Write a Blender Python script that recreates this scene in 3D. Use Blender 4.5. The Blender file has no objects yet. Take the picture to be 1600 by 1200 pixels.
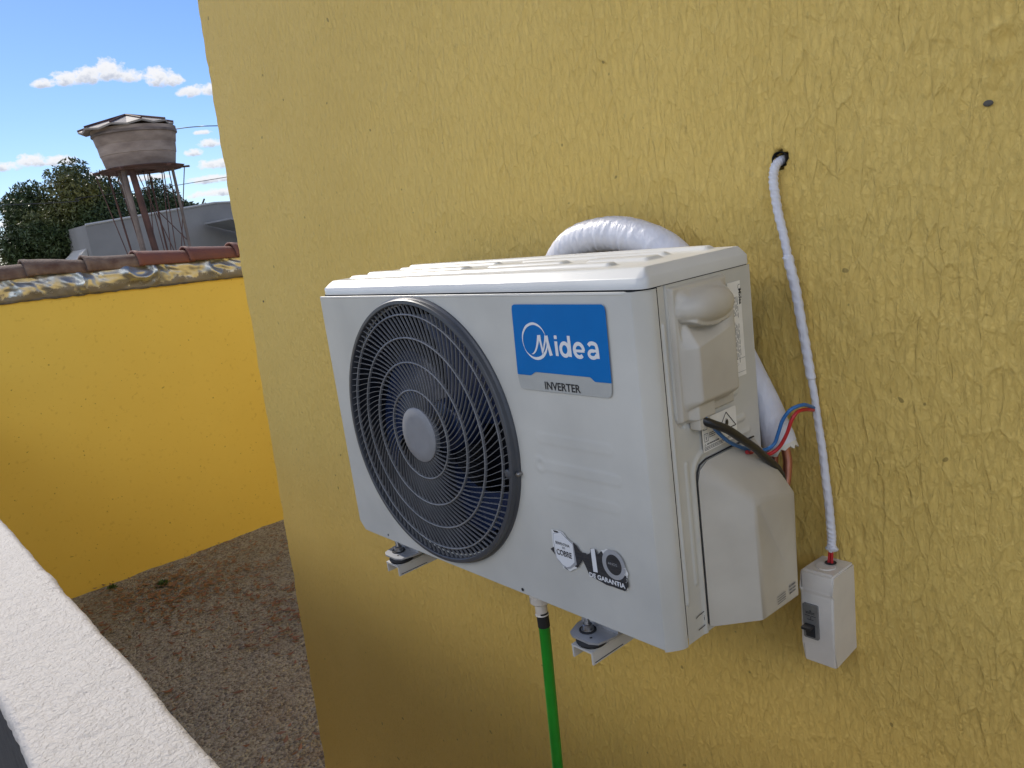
import bpy, bmesh, math, random
import numpy as np
from mathutils import Vector, Matrix, Quaternion
random.seed(7); rng = np.random.RandomState(11)
PI = math.pi
S = bpy.context.scene
COL = S.collection
ZG = 1.70          # everything is written with the bottom of the outdoor unit at z=0; lifted so that the yard is z=0

# ---------------------------------------------------------------- camera
cam_d = bpy.data.cameras.new('camera'); cam = bpy.data.objects.new('camera', cam_d); COL.objects.link(cam)
R_ = Vector((0.6602, 0.7401, -0.1283)); U_ = Vector((-0.0745, 0.2350, 0.9691)); F_ = Vector((-0.7474, 0.6302, -0.2113))
cam.matrix_world = Matrix(((R_.x, U_.x, -F_.x, 1.3556), (R_.y, U_.y, -F_.y, -0.7077), (R_.z, U_.z, -F_.z, 0.5708 + ZG), (0, 0, 0, 1)))
cam_d.sensor_width = 36; cam_d.lens = 36 * 1243.07 / 1600; cam_d.clip_start = 0.02; cam_d.clip_end = 3000
S.camera = cam

# ---------------------------------------------------------------- sun, sky, exposure
SUN_AZ, SUN_EL = math.radians(2.5), math.radians(36.5)      # azimuth from -X towards +Y
sd = Vector((-math.cos(SUN_AZ) * math.cos(SUN_EL), math.sin(SUN_AZ) * math.cos(SUN_EL), math.sin(SUN_EL)))
sl = bpy.data.lights.new('sun', 'SUN'); sl.energy = 1.9; sl.angle = math.radians(0.53); sl.color = (1, 0.93, 0.82)
so = bpy.data.objects.new('sun', sl); COL.objects.link(so); so.rotation_euler = (-sd).to_track_quat('-Z', 'Y').to_euler()
so.location = (-6, 2, 12)
S.view_settings.view_transform = 'Standard'; S.view_settings.look = 'None'
S.view_settings.exposure = 0.98; S.view_settings.gamma = 1

W = bpy.data.worlds.new('World'); S.world = W; W.use_nodes = True
nt = W.node_tree; nt.nodes.clear()
def N(t, k, **kw):
    n = t.nodes.new(k)
    for a, b in kw.items(): setattr(n, a, b)
    return n
def mth(t, op, a, b=None, c=None, clamp=False):
    n = N(t, 'ShaderNodeMath', operation=op); n.use_clamp = clamp
    for i, v in enumerate((a, b, c)):
        if v is None: continue
        if isinstance(v, (int, float)): n.inputs[i].default_value = v
        else: t.links.new(v, n.inputs[i])
    return n.outputs[0]
def ramp(t, fac, pts, interp='LINEAR'):
    n = N(t, 'ShaderNodeValToRGB'); cr = n.color_ramp; cr.interpolation = interp
    while len(cr.elements) < len(pts): cr.elements.new(0.5)
    for e, (p, c) in zip(cr.elements, pts):
        e.position = p; e.color = (c, c, c, 1) if isinstance(c, (int, float)) else tuple(c) + (1,)
    t.links.new(fac, n.inputs[0]); return n.outputs[0]
def mix(t, fac, a, b, mode='MIX'):
    n = N(t, 'ShaderNodeMix', data_type='RGBA', blend_type=mode)
    for i, v in ((0, fac), (6, a), (7, b)):
        if isinstance(v, (int, float)): n.inputs[i].default_value = v if i == 0 else (v, v, v, 1)
        elif isinstance(v, tuple): n.inputs[i].default_value = tuple(v) + (1,)
        else: t.links.new(v, n.inputs[i])
    return n.outputs[2]
sky = N(nt, 'ShaderNodeTexSky', sky_type='NISHITA'); sky.sun_disc = False
sky.sun_elevation = SUN_EL; sky.sun_rotation = math.radians(270) + SUN_AZ
sky.altitude = 300; sky.air_density = 1.0; sky.dust_density = 0.15; sky.ozone_density = 2.0
tc = N(nt, 'ShaderNodeTexCoord'); sp = N(nt, 'ShaderNodeSeparateXYZ'); nt.links.new(tc.outputs['Generated'], sp.inputs[0])
az = mth(nt, 'MULTIPLY', mth(nt, 'ARCTAN2', sp.outputs[1], mth(nt, 'MULTIPLY', sp.outputs[0], -1.0)), 180 / PI)
el = mth(nt, 'MULTIPLY', mth(nt, 'ARCSINE', sp.outputs[2]), 180 / PI)
cv = N(nt, 'ShaderNodeCombineXYZ'); nt.links.new(az, cv.inputs[0]); nt.links.new(mth(nt, 'MULTIPLY', el, 1.3), cv.inputs[1])
def cloud_noise(scale, detail, off):
    mp = N(nt, 'ShaderNodeMapping'); nt.links.new(cv.outputs[0], mp.inputs[0]); mp.inputs['Location'].default_value = (off, off * .7, off)
    n = N(nt, 'ShaderNodeTexNoise'); nt.links.new(mp.outputs[0], n.inputs['Vector'])
    n.inputs['Scale'].default_value = scale; n.inputs['Detail'].default_value = detail; n.inputs['Roughness'].default_value = 0.62
    return n.outputs[0]
# clouds: (azimuth, elevation, half width, half height) in degrees, each puff flat-bottomed
CL = [(13.7, 10.85, .75, .35), (14.9, 11.0, .9, .55), (16.2, 11.15, 1.0, .7), (17.4, 11.3, 1.1, .85), (18.5, 11.0, .8, .55),
      (20.1, 10.8, .9, .75), (20.9, 10.7, .8, .65), (21.9, 9.9, 1.0, .5), (23.4, 9.9, 1.3, .5),
      (22.1, 7.45, .6, .22), (22.4, 6.75, .9, .38), (21.3, 6.25, .7, .3), (22.9, 5.4, 1.6, .45), (22.0, 4.5, 2.0, .35), (22.4, 3.6, 2.2, .35), (21.5, 2.4, 2.4, .4),
      (10.4, 6.35, 1.2, .4), (12.0, 6.55, 1.0, .55), (13.6, 6.45, 1.2, .45), (9.0, 6.3, .9, .4),
      (15.6, 5.35, 1.4, .35), (18.0, 5.0, 2.0, .3), (11.0, 3.1, 1.8, .4), (29, 12, 2.4, 1.0), (31, 6, 3, .9), (2, 9, 3, .9), (-6, 5, 4, .9), (-24, 14, 7, 3), (44, 14, 4, 1.5), (90, 16, 9, 3), (-58, 24, 22, 12), (-100, 30, 26, 16), (-145, 26, 22, 13), (165, 20, 20, 9), (-170, 36, 18, 8)]  # last wide clouds lie out of view, added as fill for the shaded wall
acc = low = None      # coverage, and how deep inside the underside a direction lies
for a0, e0, wx, wy in CL:
    for which in (0, 1):
        dx = mth(nt, 'DIVIDE', mth(nt, 'SUBTRACT', az, a0), wx); dy = mth(nt, 'DIVIDE', mth(nt, 'SUBTRACT', el, e0 - .55 * wy * which), wy)
        dyn = mth(nt, 'MAXIMUM', dy, mth(nt, 'MULTIPLY', dy, -1.6))       # flatter underneath
        v = mth(nt, 'SUBTRACT', 1.0, mth(nt, 'ADD', mth(nt, 'MULTIPLY', dx, dx), mth(nt, 'MULTIPLY', dyn, dyn)))
        if which: low = v if low is None else mth(nt, 'SMOOTH_MAX', low, v, 1.0)
        else: acc = v if acc is None else mth(nt, 'SMOOTH_MAX', acc, v, .5)
n1 = cloud_noise(2.2, 9, 3.1); n2 = cloud_noise(0.9, 5, 8.3)
dens = mth(nt, 'ADD', acc, mth(nt, 'MULTIPLY', mth(nt, 'SUBTRACT', n1, 0.50), 2.6))
dens = mth(nt, 'ADD', dens, mth(nt, 'MULTIPLY', mth(nt, 'SUBTRACT', n2, 0.5), 1.2))
cmask = ramp(nt, mth(nt, 'MULTIPLY', dens, 0.8), [(0.0, 0.0), (0.22, 0.45), (0.55, 0.96)])
haze_low = mth(nt, 'MULTIPLY', mth(nt, 'SUBTRACT', 1.0, mth(nt, 'DIVIDE', el, 9.0), clamp=True), 0.5, clamp=True)
hs = N(nt, 'ShaderNodeHueSaturation'); hs.inputs['Saturation'].default_value = 1.12; nt.links.new(sky.outputs[0], hs.inputs['Color'])
skyc = mix(nt, 1.0, hs.outputs[0], (0.46, 0.51, 0.66), 'MULTIPLY')
shade = ramp(nt, mth(nt, 'MULTIPLY', mth(nt, 'ADD', low, mth(nt, 'ADD', mth(nt, 'MULTIPLY', mth(nt, 'SUBTRACT', n2, 0.5), 1.2), mth(nt, 'MULTIPLY', mth(nt, 'SUBTRACT', n1, 0.5), 2.4))), 0.5), [(0.05, (4.8, 4.8, 4.9)), (0.28, (4.5, 4.55, 4.7)), (0.6, (2.9, 3.1, 3.6))])
away = mth(nt, 'ADD', 1.0, mth(nt, 'MULTIPLY', mth(nt, 'MULTIPLY', mth(nt, 'MAXIMUM', mth(nt, 'MULTIPLY', sp.outputs[1], -1.0), sp.outputs[0]), 1.6, clamp=True), 2.4))      # clouds opposite the sun brighter, boosted as added fill for shaded walls
vsc = N(nt, 'ShaderNodeVectorMath', operation='SCALE'); nt.links.new(shade, vsc.inputs[0]); nt.links.new(away, vsc.inputs['Scale']); shade = vsc.outputs[0]
wcol = mix(nt, cmask, skyc, shade)
bg = N(nt, 'ShaderNodeBackground'); bg.inputs[1].default_value = 0.10
nt.links.new(wcol, bg.inputs[0]); ow = N(nt, 'ShaderNodeOutputWorld'); nt.links.new(bg.outputs[0], ow.inputs[0])

# ---------------------------------------------------------------- materials
def mat(name, base, rough=0.5, metal=0.0, var=0.0, vscale=6.0, vcol=None, bump=0.0, bscale=60.0, bdist=0.002, spec=0.5, coat=0.0, stretch=None, rvar=0.0, detail=4.0, trans=0.0):
    m = bpy.data.materials.new(name); m.use_nodes = True; t = m.node_tree
    p = t.nodes['Principled BSDF']
    p.inputs['Base Color'].default_value = tuple(base) + (1,); p.inputs['Roughness'].default_value = rough
    p.inputs['Metallic'].default_value = metal; p.inputs['Specular IOR Level'].default_value = spec
    p.inputs['Coat Weight'].default_value = coat
    if trans: p.inputs['Transmission Weight'].default_value = trans
    c = N(t, 'ShaderNodeTexCoord'); mp = N(t, 'ShaderNodeMapping'); t.links.new(c.outputs['Object'], mp.inputs[0])
    if stretch: mp.inputs['Scale'].default_value = stretch
    if var or rvar:
        n = N(t, 'ShaderNodeTexNoise'); n.inputs['Scale'].default_value = vscale; n.inputs['Detail'].default_value = detail
        t.links.new(mp.outputs[0], n.inputs['Vector'])
        f = ramp(t, n.outputs[0], [(0.32, 0.0), (0.68, 1.0)])
        if var:
            vc = vcol or tuple(x * (1 - var) for x in base)
            t.links.new(mix(t, f, tuple(base), vc), p.inputs['Base Color'])
        if rvar: t.links.new(mth(t, 'ADD', rough - rvar / 2, mth(t, 'MULTIPLY', n.outputs[0], rvar)), p.inputs['Roughness'])
    if bump:
        n = N(t, 'ShaderNodeTexNoise'); n.inputs['Scale'].default_value = bscale; n.inputs['Detail'].default_value = 5
        t.links.new(mp.outputs[0], n.inputs['Vector'])
        b = N(t, 'ShaderNodeBump'); b.inputs['Strength'].default_value = bump; b.inputs['Distance'].default_value = bdist
        t.links.new(n.outputs[0], b.inputs['Height']); t.links.new(b.outputs[0], p.inputs['Normal'])
    return m
M = {}
M['case'] = mat('cream_painted_steel', (.60, .585, .53), .36, var=.16, vscale=7, detail=8, rvar=.18, bump=.12, bscale=420, bdist=.0004)
M['lid'] = mat('cream_lid_paint', (.64, .635, .605), .30, var=.08, vscale=9, rvar=.06, bump=.10, bscale=380, bdist=.0004)
M['plastic'] = mat('cream_plastic', (.56, .52, .44), .45, var=.14, vscale=11, vcol=(.47, .43, .36), bump=.10, bscale=300, bdist=.0005)
M['seam'] = mat('dark_gap', (.02, .02, .022), .8)
M['grille'] = mat('dark_grey_grille', (.20, .20, .205), .42, var=.25, vscale=30)
M['bezel'] = mat('grey_bezel', (.065, .068, .076), .38, var=.18, vscale=14, rvar=.15)
M['hub'] = mat('grey_hub', (.24, .24, .25), .5, var=.10, vscale=60, bump=.1, bscale=500, bdist=.0003)
M['duct'] = mat('dark_duct', (.012, .014, .020), .35, var=.3, vscale=9)
M['blade'] = mat('fan_blade', (.016, .030, .085), .25, var=.3, vscale=12)
M['coil'] = mat('coil_fins', (.008, .009, .014), .5)
M['blue'] = mat('blue_print', (.0, .15, .46), .5, var=.06, vscale=30, spec=.2)
M['white'] = mat('white_print', (.74, .74, .74), .4)
M['stick'] = mat('silver_grey_print', (.43, .43, .40), .42, var=.08, vscale=40)
M['black'] = mat('black_print', (.018, .018, .022), .45, var=.3, vscale=90)
M['dgrey'] = mat('dark_grey_print', (.020, .021, .025), .45, var=.4, vscale=120, vcol=(.045, .045, .05), stretch=(.6, 1, 6))
M['lgrey'] = mat('light_grey_print', (.36, .36, .37), .5, var=.1, vscale=60)
M['paper'] = mat('label_paper', (.86, .83, .76), .6, var=.12, vscale=50)
M['torn'] = mat('torn_paper', (.74, .73, .70), .8, var=.1, vscale=100)
M['ink'] = mat('faded_ink', (.09, .085, .085), .6, var=.5, vscale=240, vcol=(.30, .29, .27))
M['wirek'] = mat('black_cable_sheath', (.014, .014, .016), .38, bump=.2, bscale=200, bdist=.0005)
M['wireb'] = mat('blue_wire', (.03, .16, .42), .38, var=.1, vscale=60)
M['wirer'] = mat('red_wire', (.50, .018, .022), .38, var=.1, vscale=60)
M['copper'] = mat('copper_tube', (.62, .27, .18), .35, metal=.85, var=.3, vscale=40, vcol=(.45, .17, .11))
M['wrap'] = mat('white_tape', (.72, .71, .74), .38, var=.08, vscale=60, bump=.7, bscale=190, bdist=.003, stretch=(1, .5, .18))
M['foam'] = mat('torn_white_foam', (.70, .66, .55), .8, bump=.4, bscale=160, bdist=.002)
M['zinc'] = mat('zinc_bolt', (.42, .43, .44), .34, metal=.9, var=.3, vscale=90, vcol=(.22, .19, .16))
M['bracket'] = mat('white_bracket_paint', (.62, .60, .55), .38, var=.12, vscale=20, bump=.1, bscale=200, bdist=.0005)
M['galv'] = mat('galvanized_foot', (.46, .47, .49), .42, metal=.5, var=.25, vscale=35, rvar=.2)
M['rubber'] = mat('black_rubber', (.015, .015, .017), .7)
M['pvc'] = mat('white_pvc', (.74, .70, .64), .35, var=.1, vscale=30)
M['hose'] = mat('green_hose', (.012, .30, .022), .36, var=.15, vscale=30)
M['box'] = mat('white_box_plastic', (.70, .655, .58), .33, var=.08, vscale=30, rvar=.15)
M['brk'] = mat('grey_breaker', (.20, .195, .18), .45, var=.2, vscale=120)
M['white_cap'] = M['pvc']

def stucco(name, c1, c2, dirt, bdist=.0016, fine=170, stretchz=.45, vs=1.6, bst=.6):
    m = bpy.data.materials.new(name); m.use_nodes = True; t = m.node_tree; p = t.nodes['Principled BSDF']
    c = N(t, 'ShaderNodeTexCoord'); mp = N(t, 'ShaderNodeMapping'); t.links.new(c.outputs['Object'], mp.inputs[0]); mp.inputs['Scale'].default_value = (1, 1, stretchz)
    n = N(t, 'ShaderNodeTexNoise'); n.inputs['Scale'].default_value = vs; n.inputs['Detail'].default_value = 8; n.inputs['Roughness'].default_value = .7
    t.links.new(c.outputs['Object'], n.inputs['Vector'])
    col = mix(t, ramp(t, n.outputs[0], [(.3, 0.0), (.7, 1.0)]), c1, c2)
    n2 = N(t, 'ShaderNodeTexNoise'); n2.inputs['Scale'].default_value = fine * .55; n2.inputs['Detail'].default_value = 3; t.links.new(mp.outputs[0], n2.inputs['Vector'])
    col = mix(t, mth(t, 'MULTIPLY', ramp(t, n2.outputs[0], [(.62, 0.0), (.74, 1.0)]), .35), col, dirt)
    n4 = N(t, 'ShaderNodeTexNoise'); n4.inputs['Scale'].default_value = 42; n4.inputs['Detail'].default_value = 1; t.links.new(c.outputs['Object'], n4.inputs['Vector'])
    col = mix(t, mth(t, 'MULTIPLY', ramp(t, n4.outputs[0], [(.755, 0.0), (.775, 1.0)]), .6), col, tuple(x * .45 for x in dirt))
    t.links.new(col, p.inputs['Base Color']); p.inputs['Roughness'].default_value = .62; p.inputs['Specular IOR Level'].default_value = .35
    n3 = N(t, 'ShaderNodeTexNoise'); n3.inputs['Scale'].default_value = fine; n3.inputs['Detail'].default_value = 5; n3.inputs['Distortion'].default_value = .6; t.links.new(mp.outputs[0], n3.inputs['Vector'])
    b = N(t, 'ShaderNodeBump'); b.inputs['Strength'].default_value = bst; b.inputs['Distance'].default_value = bdist
    t.links.new(n3.outputs[0], b.inputs['Height']); t.links.new(b.outputs[0], p.inputs['Normal'])
    return m
def house_wall_mat():
    m = stucco('yellow_stucco', (.84, .59, .165), (.77, .53, .135), (.44, .31, .09), bst=1.0, bdist=.0012, fine=210)
    t = m.node_tree; p = t.nodes['Principled BSDF']; old = p.inputs['Normal'].links[0].from_node
    c = N(t, 'ShaderNodeTexCoord')
    nd = N(t, 'ShaderNodeTexNoise'); nd.inputs['Scale'].default_value = 16; nd.inputs['Detail'].default_value = 4; t.links.new(c.outputs['Object'], nd.inputs['Vector'])
    vm = N(t, 'ShaderNodeVectorMath', operation='MULTIPLY_ADD'); t.links.new(nd.outputs['Color'], vm.inputs[0]); vm.inputs[1].default_value = (.012, .0, .018); t.links.new(c.outputs['Object'], vm.inputs[2])
    def crest(sx, sz, off, wid, rnd=1.0):
        mp = N(t, 'ShaderNodeMapping'); mp.inputs['Scale'].default_value = (sx, .01, sz); mp.inputs['Location'].default_value = (off, 0, off); t.links.new(vm.outputs[0], mp.inputs[0])
        sp_ = N(t, 'ShaderNodeSeparateXYZ'); t.links.new(mp.outputs[0], sp_.inputs[0]); cb = N(t, 'ShaderNodeCombineXYZ'); t.links.new(sp_.outputs[0], cb.inputs[0]); t.links.new(sp_.outputs[2], cb.inputs[1])
        v = N(t, 'ShaderNodeTexVoronoi', feature='DISTANCE_TO_EDGE', voronoi_dimensions='2D'); v.inputs['Scale'].default_value = 1; t.links.new(cb.outputs[0], v.inputs['Vector'])
        v2 = N(t, 'ShaderNodeTexVoronoi', feature='F1', voronoi_dimensions='2D'); v2.inputs['Scale'].default_value = 1; t.links.new(cb.outputs[0], v2.inputs['Vector'])
        sc = N(t, 'ShaderNodeSeparateColor'); t.links.new(v2.outputs['Color'], sc.inputs[0])
        e = ramp(t, v.outputs['Distance'], [(0.0, 1.0), (wid, .35), (wid * 2.6, 0.0)], 'EASE')
        v3 = N(t, 'ShaderNodeTexVoronoi', feature='SMOOTH_F1', voronoi_dimensions='2D'); v3.inputs['Scale'].default_value = 1; v3.inputs['Smoothness'].default_value = .25; t.links.new(cb.outputs[0], v3.inputs['Vector'])
        ps = N(t, 'ShaderNodeVectorMath', operation='SUBTRACT'); t.links.new(cb.outputs[0], ps.inputs[0]); t.links.new(v2.outputs['Position'], ps.inputs[1]); pq = N(t, 'ShaderNodeSeparateXYZ'); t.links.new(ps.outputs[0], pq.inputs[0])
        lap = mth(t, 'ADD', mth(t, 'MULTIPLY', pq.outputs[0], mth(t, 'ADD', -.15, mth(t, 'MULTIPLY', sc.outputs[2], -.7))), mth(t, 'MULTIPLY', pq.outputs[1], .75))     # each lap of plaster rises to one side and breaks off at its edge
        step = mth(t, 'ADD', lap, mth(t, 'MULTIPLY', v3.outputs['Distance'], .25))
        return mth(t, 'ADD', mth(t, 'MULTIPLY', e, mth(t, 'MULTIPLY', sc.outputs[1], .5)), mth(t, 'MULTIPLY', step, .9))
    big = crest(46, 15, 0, .08); med = crest(98, 36, 5.3, .12)
    na = N(t, 'ShaderNodeTexNoise'); na.inputs['Scale'].default_value = 9; na.inputs['Detail'].default_value = 3; t.links.new(c.outputs['Object'], na.inputs['Vector'])
    sx_ = N(t, 'ShaderNodeSeparateXYZ'); t.links.new(c.outputs['Object'], sx_.inputs[0]); am = mth(t, 'MULTIPLY', ramp(t, na.outputs[0], [(.34, .6), (.62, 1.0)]), ramp(t, mth(t, 'MULTIPLY', mth(t, 'ADD', sx_.outputs[0], 1.6), .4), [(.05, .30), (.75, 1.0)]))
    nf = N(t, 'ShaderNodeTexNoise'); nf.inputs['Scale'].default_value = 115; nf.inputs['Detail'].default_value = 6; nf.inputs['Roughness'].default_value = .65; nf.inputs['Distortion'].default_value = .8
    mf = N(t, 'ShaderNodeMapping'); mf.inputs['Scale'].default_value = (1, 1, .42); t.links.new(c.outputs['Object'], mf.inputs[0]); t.links.new(mf.outputs[0], nf.inputs['Vector'])
    hgt = mth(t, 'ADD', mth(t, 'MULTIPLY', mth(t, 'ADD', big, mth(t, 'MULTIPLY', med, .45)), am), mth(t, 'MULTIPLY', nf.outputs[0], 1.15))
    b = N(t, 'ShaderNodeBump'); b.inputs['Strength'].default_value = 1; b.inputs['Distance'].default_value = .0052
    t.links.new(hgt, b.inputs['Height']); t.links.new(old.outputs[0], b.inputs['Normal']); t.links.new(b.outputs[0], p.inputs['Normal'])
    return m
M['wall'] = house_wall_mat()
M['farwall'] = stucco('smooth_yellow_paint', (.88, .64, .115), (.82, .58, .095), (.58, .36, .05), bdist=.0012, fine=60, stretchz=1, vs=.7, bst=.35)
M['parapet'] = stucco('white_stucco', (.50, .465, .43), (.46, .43, .395), (.42, .40, .37), bdist=.0032, fine=170, stretchz=1, bst=1.0)

def ground_mat():
    m = bpy.data.materials.new('sandy_gravel'); m.use_nodes = True; t = m.node_tree; p = t.nodes['Principled BSDF']
    c = N(t, 'ShaderNodeTexCoord')
    def nz(s, d=4, r=.6):
        n = N(t, 'ShaderNodeTexNoise'); n.inputs['Scale'].default_value = s; n.inputs['Detail'].default_value = d; n.inputs['Roughness'].default_value = r
        t.links.new(c.outputs['Object'], n.inputs['Vector']); return n.outputs[0]
    a = mix(t, ramp(t, nz(.9), [(.35, 0.0), (.65, 1.0)]), (.56, .54, .39), (.64, .61, .46))
    a = mix(t, ramp(t, nz(2.6), [(.52, 0.0), (.68, .6)]), a, (.42, .32, .22))
    a = mix(t, ramp(t, nz(30, 6, .8), [(.4, 0.0), (.6, .8)]), a, (.22, .18, .12))
    v = N(t, 'ShaderNodeTexVoronoi'); v.inputs['Scale'].default_value = 75; t.links.new(c.outputs['Object'], v.inputs['Vector'])
    hv = N(t, 'ShaderNodeSeparateColor'); t.links.new(v.outputs['Color'], hv.inputs[0])
    a = mix(t, mth(t, 'MULTIPLY', ramp(t, hv.outputs[0], [(.55, 0.0), (.9, 1.0)]), .6), a, (.60, .56, .46))
    a = mix(t, mth(t, 'MULTIPLY', ramp(t, hv.outputs[1], [(.6, 0.0), (.9, 1.0)]), .6), a, (.10, .08, .065))
    t.links.new(a, p.inputs['Base Color']); p.inputs['Roughness'].default_value = .95
    b = N(t, 'ShaderNodeBump'); b.inputs['Strength'].default_value = .9; b.inputs['Distance'].default_value = .012
    t.links.new(mth(t, 'ADD', nz(55, 6, .8), mth(t, 'MULTIPLY', v.outputs['Distance'], -1.5)), b.inputs['Height']); t.links.new(b.outputs[0], p.inputs['Normal'])
    return m
M['ground'] = ground_mat()
M['darkface'] = mat('charcoal_render', (.030, .030, .034), .85, var=.3, vscale=30, bump=.5, bscale=120, bdist=.003)  # terrace side of the parapet, coloured much darker than its top
M['terrace'] = mat('cement_floor', (.48, .44, .38), .8, var=.4, vscale=8, bump=.3, bscale=60)
M['tile'] = mat('clay_tile_red', (.20, .075, .048), .75, var=.6, vscale=9, vcol=(.16, .065, .05), bump=.4, bscale=60, bdist=.004)
M['tile_old'] = mat('clay_tile_lichen', (.22, .16, .12), .9, var=.8, vscale=14, vcol=(.10, .055, .04), bump=.6, bscale=50, bdist=.006)
def flashing_mat():
    m = bpy.data.materials.new('aluminium_flashing'); m.use_nodes = True; t = m.node_tree; p = t.nodes['Principled BSDF']
    c = N(t, 'ShaderNodeTexCoord'); n = N(t, 'ShaderNodeTexNoise'); n.inputs['Scale'].default_value = 9; n.inputs['Detail'].default_value = 7; n.inputs['Roughness'].default_value = .7; t.links.new(c.outputs['Object'], n.inputs['Vector'])
    s = N(t, 'ShaderNodeSeparateXYZ'); t.links.new(c.outputs['Object'], s.inputs[0])
    col = mix(t, ramp(t, n.outputs[0], [(.35, 0.0), (.7, 1.0)]), (.60, .61, .55), (.45, .46, .43))
    edge = mth(t, 'SUBTRACT', s.outputs[2], mth(t, 'SUBTRACT', 2.121 - .043 * .774, mth(t, 'MULTIPLY', s.outputs[1], .043)))      # height above the lower edge
    mk = mth(t, 'SUBTRACT', edge, mth(t, 'MULTIPLY', mth(t, 'SUBTRACT', n.outputs[0], .36), .24))
    f = ramp(t, mth(t, 'MULTIPLY', mk, 8.0), [(0.0, 1.0), (0.05, 0.0)])
    t.links.new(mix(t, f, col, (.25, .225, .17)), p.inputs['Base Color']); t.links.new(mth(t, 'MULTIPLY', mth(t, 'SUBTRACT', 1.0, f), .85), p.inputs['Metallic']); t.links.new(mth(t, 'ADD', .40, mth(t, 'MULTIPLY', f, .4)), p.inputs['Roughness'])
    return m
M['flash'] = flashing_mat()
M['mortar'] = mat('old_mortar', (.17, .155, .13), .9, var=.5, vscale=20, bump=.5, bscale=60, bdist=.004)
M['tank'] = mat('stained_concrete_tank', (.38, .30, .25), .85, var=.65, vscale=1.6, vcol=(.18, .13, .105), stretch=(1, 1, 3.2), bump=.3, bscale=8, bdist=.02)
M['rust'] = mat('rusty_steel', (.13, .06, .045), .75, var=.5, vscale=4)
M['paleleg'] = mat('weathered_leg', (.26, .20, .17), .8, var=.5, vscale=3)
M['roofmetal'] = mat('grey_roof_sheet', (.34, .30, .27), .7, var=.3, vscale=2)
M['shed'] = mat('grey_render', (.27, .26, .25), .85, var=.25, vscale=.8, bump=.2, bscale=12, bdist=.01)
M['shedcap'] = mat('pale_coping', (.50, .48, .45), .8)
M['fibre'] = mat('fibre_cement_roof', (.30, .30, .31), .8, var=.2, vscale=2)
M['bark'] = mat('bark', (.08, .06, .045), .9, var=.4, vscale=6)
def leafmat(n, c1, c2, c3):
    m = bpy.data.materials.new(n); m.use_nodes = True; t = m.node_tree; p = t.nodes['Principled BSDF']
    g = N(t, 'ShaderNodeNewGeometry'); c = N(t, 'ShaderNodeTexCoord'); nz = N(t, 'ShaderNodeTexNoise'); nz.inputs['Scale'].default_value = .55; t.links.new(c.outputs['Object'], nz.inputs['Vector'])
    col = mix(t, g.outputs['Random Per Island'], c1, c2); col = mix(t, ramp(t, nz.outputs[0], [(.48, 0.0), (.68, .8)]), col, c3)
    t.links.new(col, p.inputs['Base Color']); p.inputs['Roughness'].default_value = .5
    return m
M['leaf'] = leafmat('mango_leaves', (.035, .060, .016), (.060, .085, .022), (.19, .165, .035))
M['leafd'] = leafmat('dark_leaves', (.028, .05, .018), (.05, .075, .024), (.07, .09, .03))
M['dry'] = leafmat('dry_leaves', (.30, .13, .06), (.20, .10, .05), (.34, .22, .12))
M['weed'] = leafmat('weed_leaves', (.05, .10, .02), (.09, .16, .03), (.09, .14, .03))
M['stone'] = leafmat('small_stones', (.32, .28, .22), (.50, .46, .38), (.20, .17, .14))
M['line'] = mat('dark_wire', (.05, .05, .055), .6)

# ---------------------------------------------------------------- building helpers
def root_loc(o):
    v = Vector((0, 0, 0))
    while o is not None: v = v + Vector(o.location); o = o.parent
    return v
def link(name, me, m, parent=None, smooth=False):
    o = bpy.data.objects.new(name, me); COL.objects.link(o)
    if m is not None:
        for x in (m if isinstance(m, (list, tuple)) else [m]): me.materials.append(x if not isinstance(x, str) else M[x])
    if smooth:
        for p in me.polygons: p.use_smooth = True
        me.set_sharp_from_angle(angle=math.radians(smooth if smooth is not True else 40))
    if parent is not None:
        r = root_loc(parent)
        if r.length: me.transform(Matrix.Translation(-r))
        o.parent = parent
    return o
def obj(name, bm, m, parent=None, smooth=40):
    bmesh.ops.recalc_face_normals(bm, faces=bm.faces[:])
    me = bpy.data.meshes.new(name); bm.to_mesh(me); bm.free()
    return link(name, me, m, parent, smooth)
def tag(o, label, cat=None, group=None, kind=None):
    if label: o['label'] = label
    if cat: o['category'] = cat
    if group: o['group'] = group
    if kind: o['kind'] = kind
    return o
def thing(name, loc, label, cat, group=None):
    o = bpy.data.objects.new(name, None); COL.objects.link(o); o.location = loc; o.empty_display_size = .05
    return tag(o, label, cat, group)
def BM(): return bmesh.new()
def box(bm, x0, x1, y0, y1, z0, z1, bev=0, seg=2, mi=0):
    v = [bm.verts.new(p) for p in ((x0, y0, z0), (x1, y0, z0), (x1, y1, z0), (x0, y1, z0), (x0, y0, z1), (x1, y0, z1), (x1, y1, z1), (x0, y1, z1))]
    fs = [bm.faces.new([v[i] for i in f]) for f in ((0, 3, 2, 1), (4, 5, 6, 7), (0, 1, 5, 4), (1, 2, 6, 5), (2, 3, 7, 6), (3, 0, 4, 7))]
    for f in fs: f.material_index = mi
    if bev: bmesh.ops.bevel(bm, geom=list({e for f in fs for e in f.edges}), offset=bev, segments=seg, affect='EDGES', profile=.6)
def spline(pts, n=10):
    pts = [Vector(p) for p in pts]; P = [pts[0] * 2 - pts[1]] + pts + [pts[-1] * 2 - pts[-2]]; out = []
    for i in range(1, len(P) - 2):
        a, b, c, d = P[i - 1:i + 3]
        for k in range(n):
            t = k / n; out.append(.5 * ((2 * b) + (-a + c) * t + (2 * a - 5 * b + 4 * c - d) * t * t + (-a + 3 * b - 3 * c + d) * t ** 3))
    out.append(pts[-1]); return out
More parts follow.
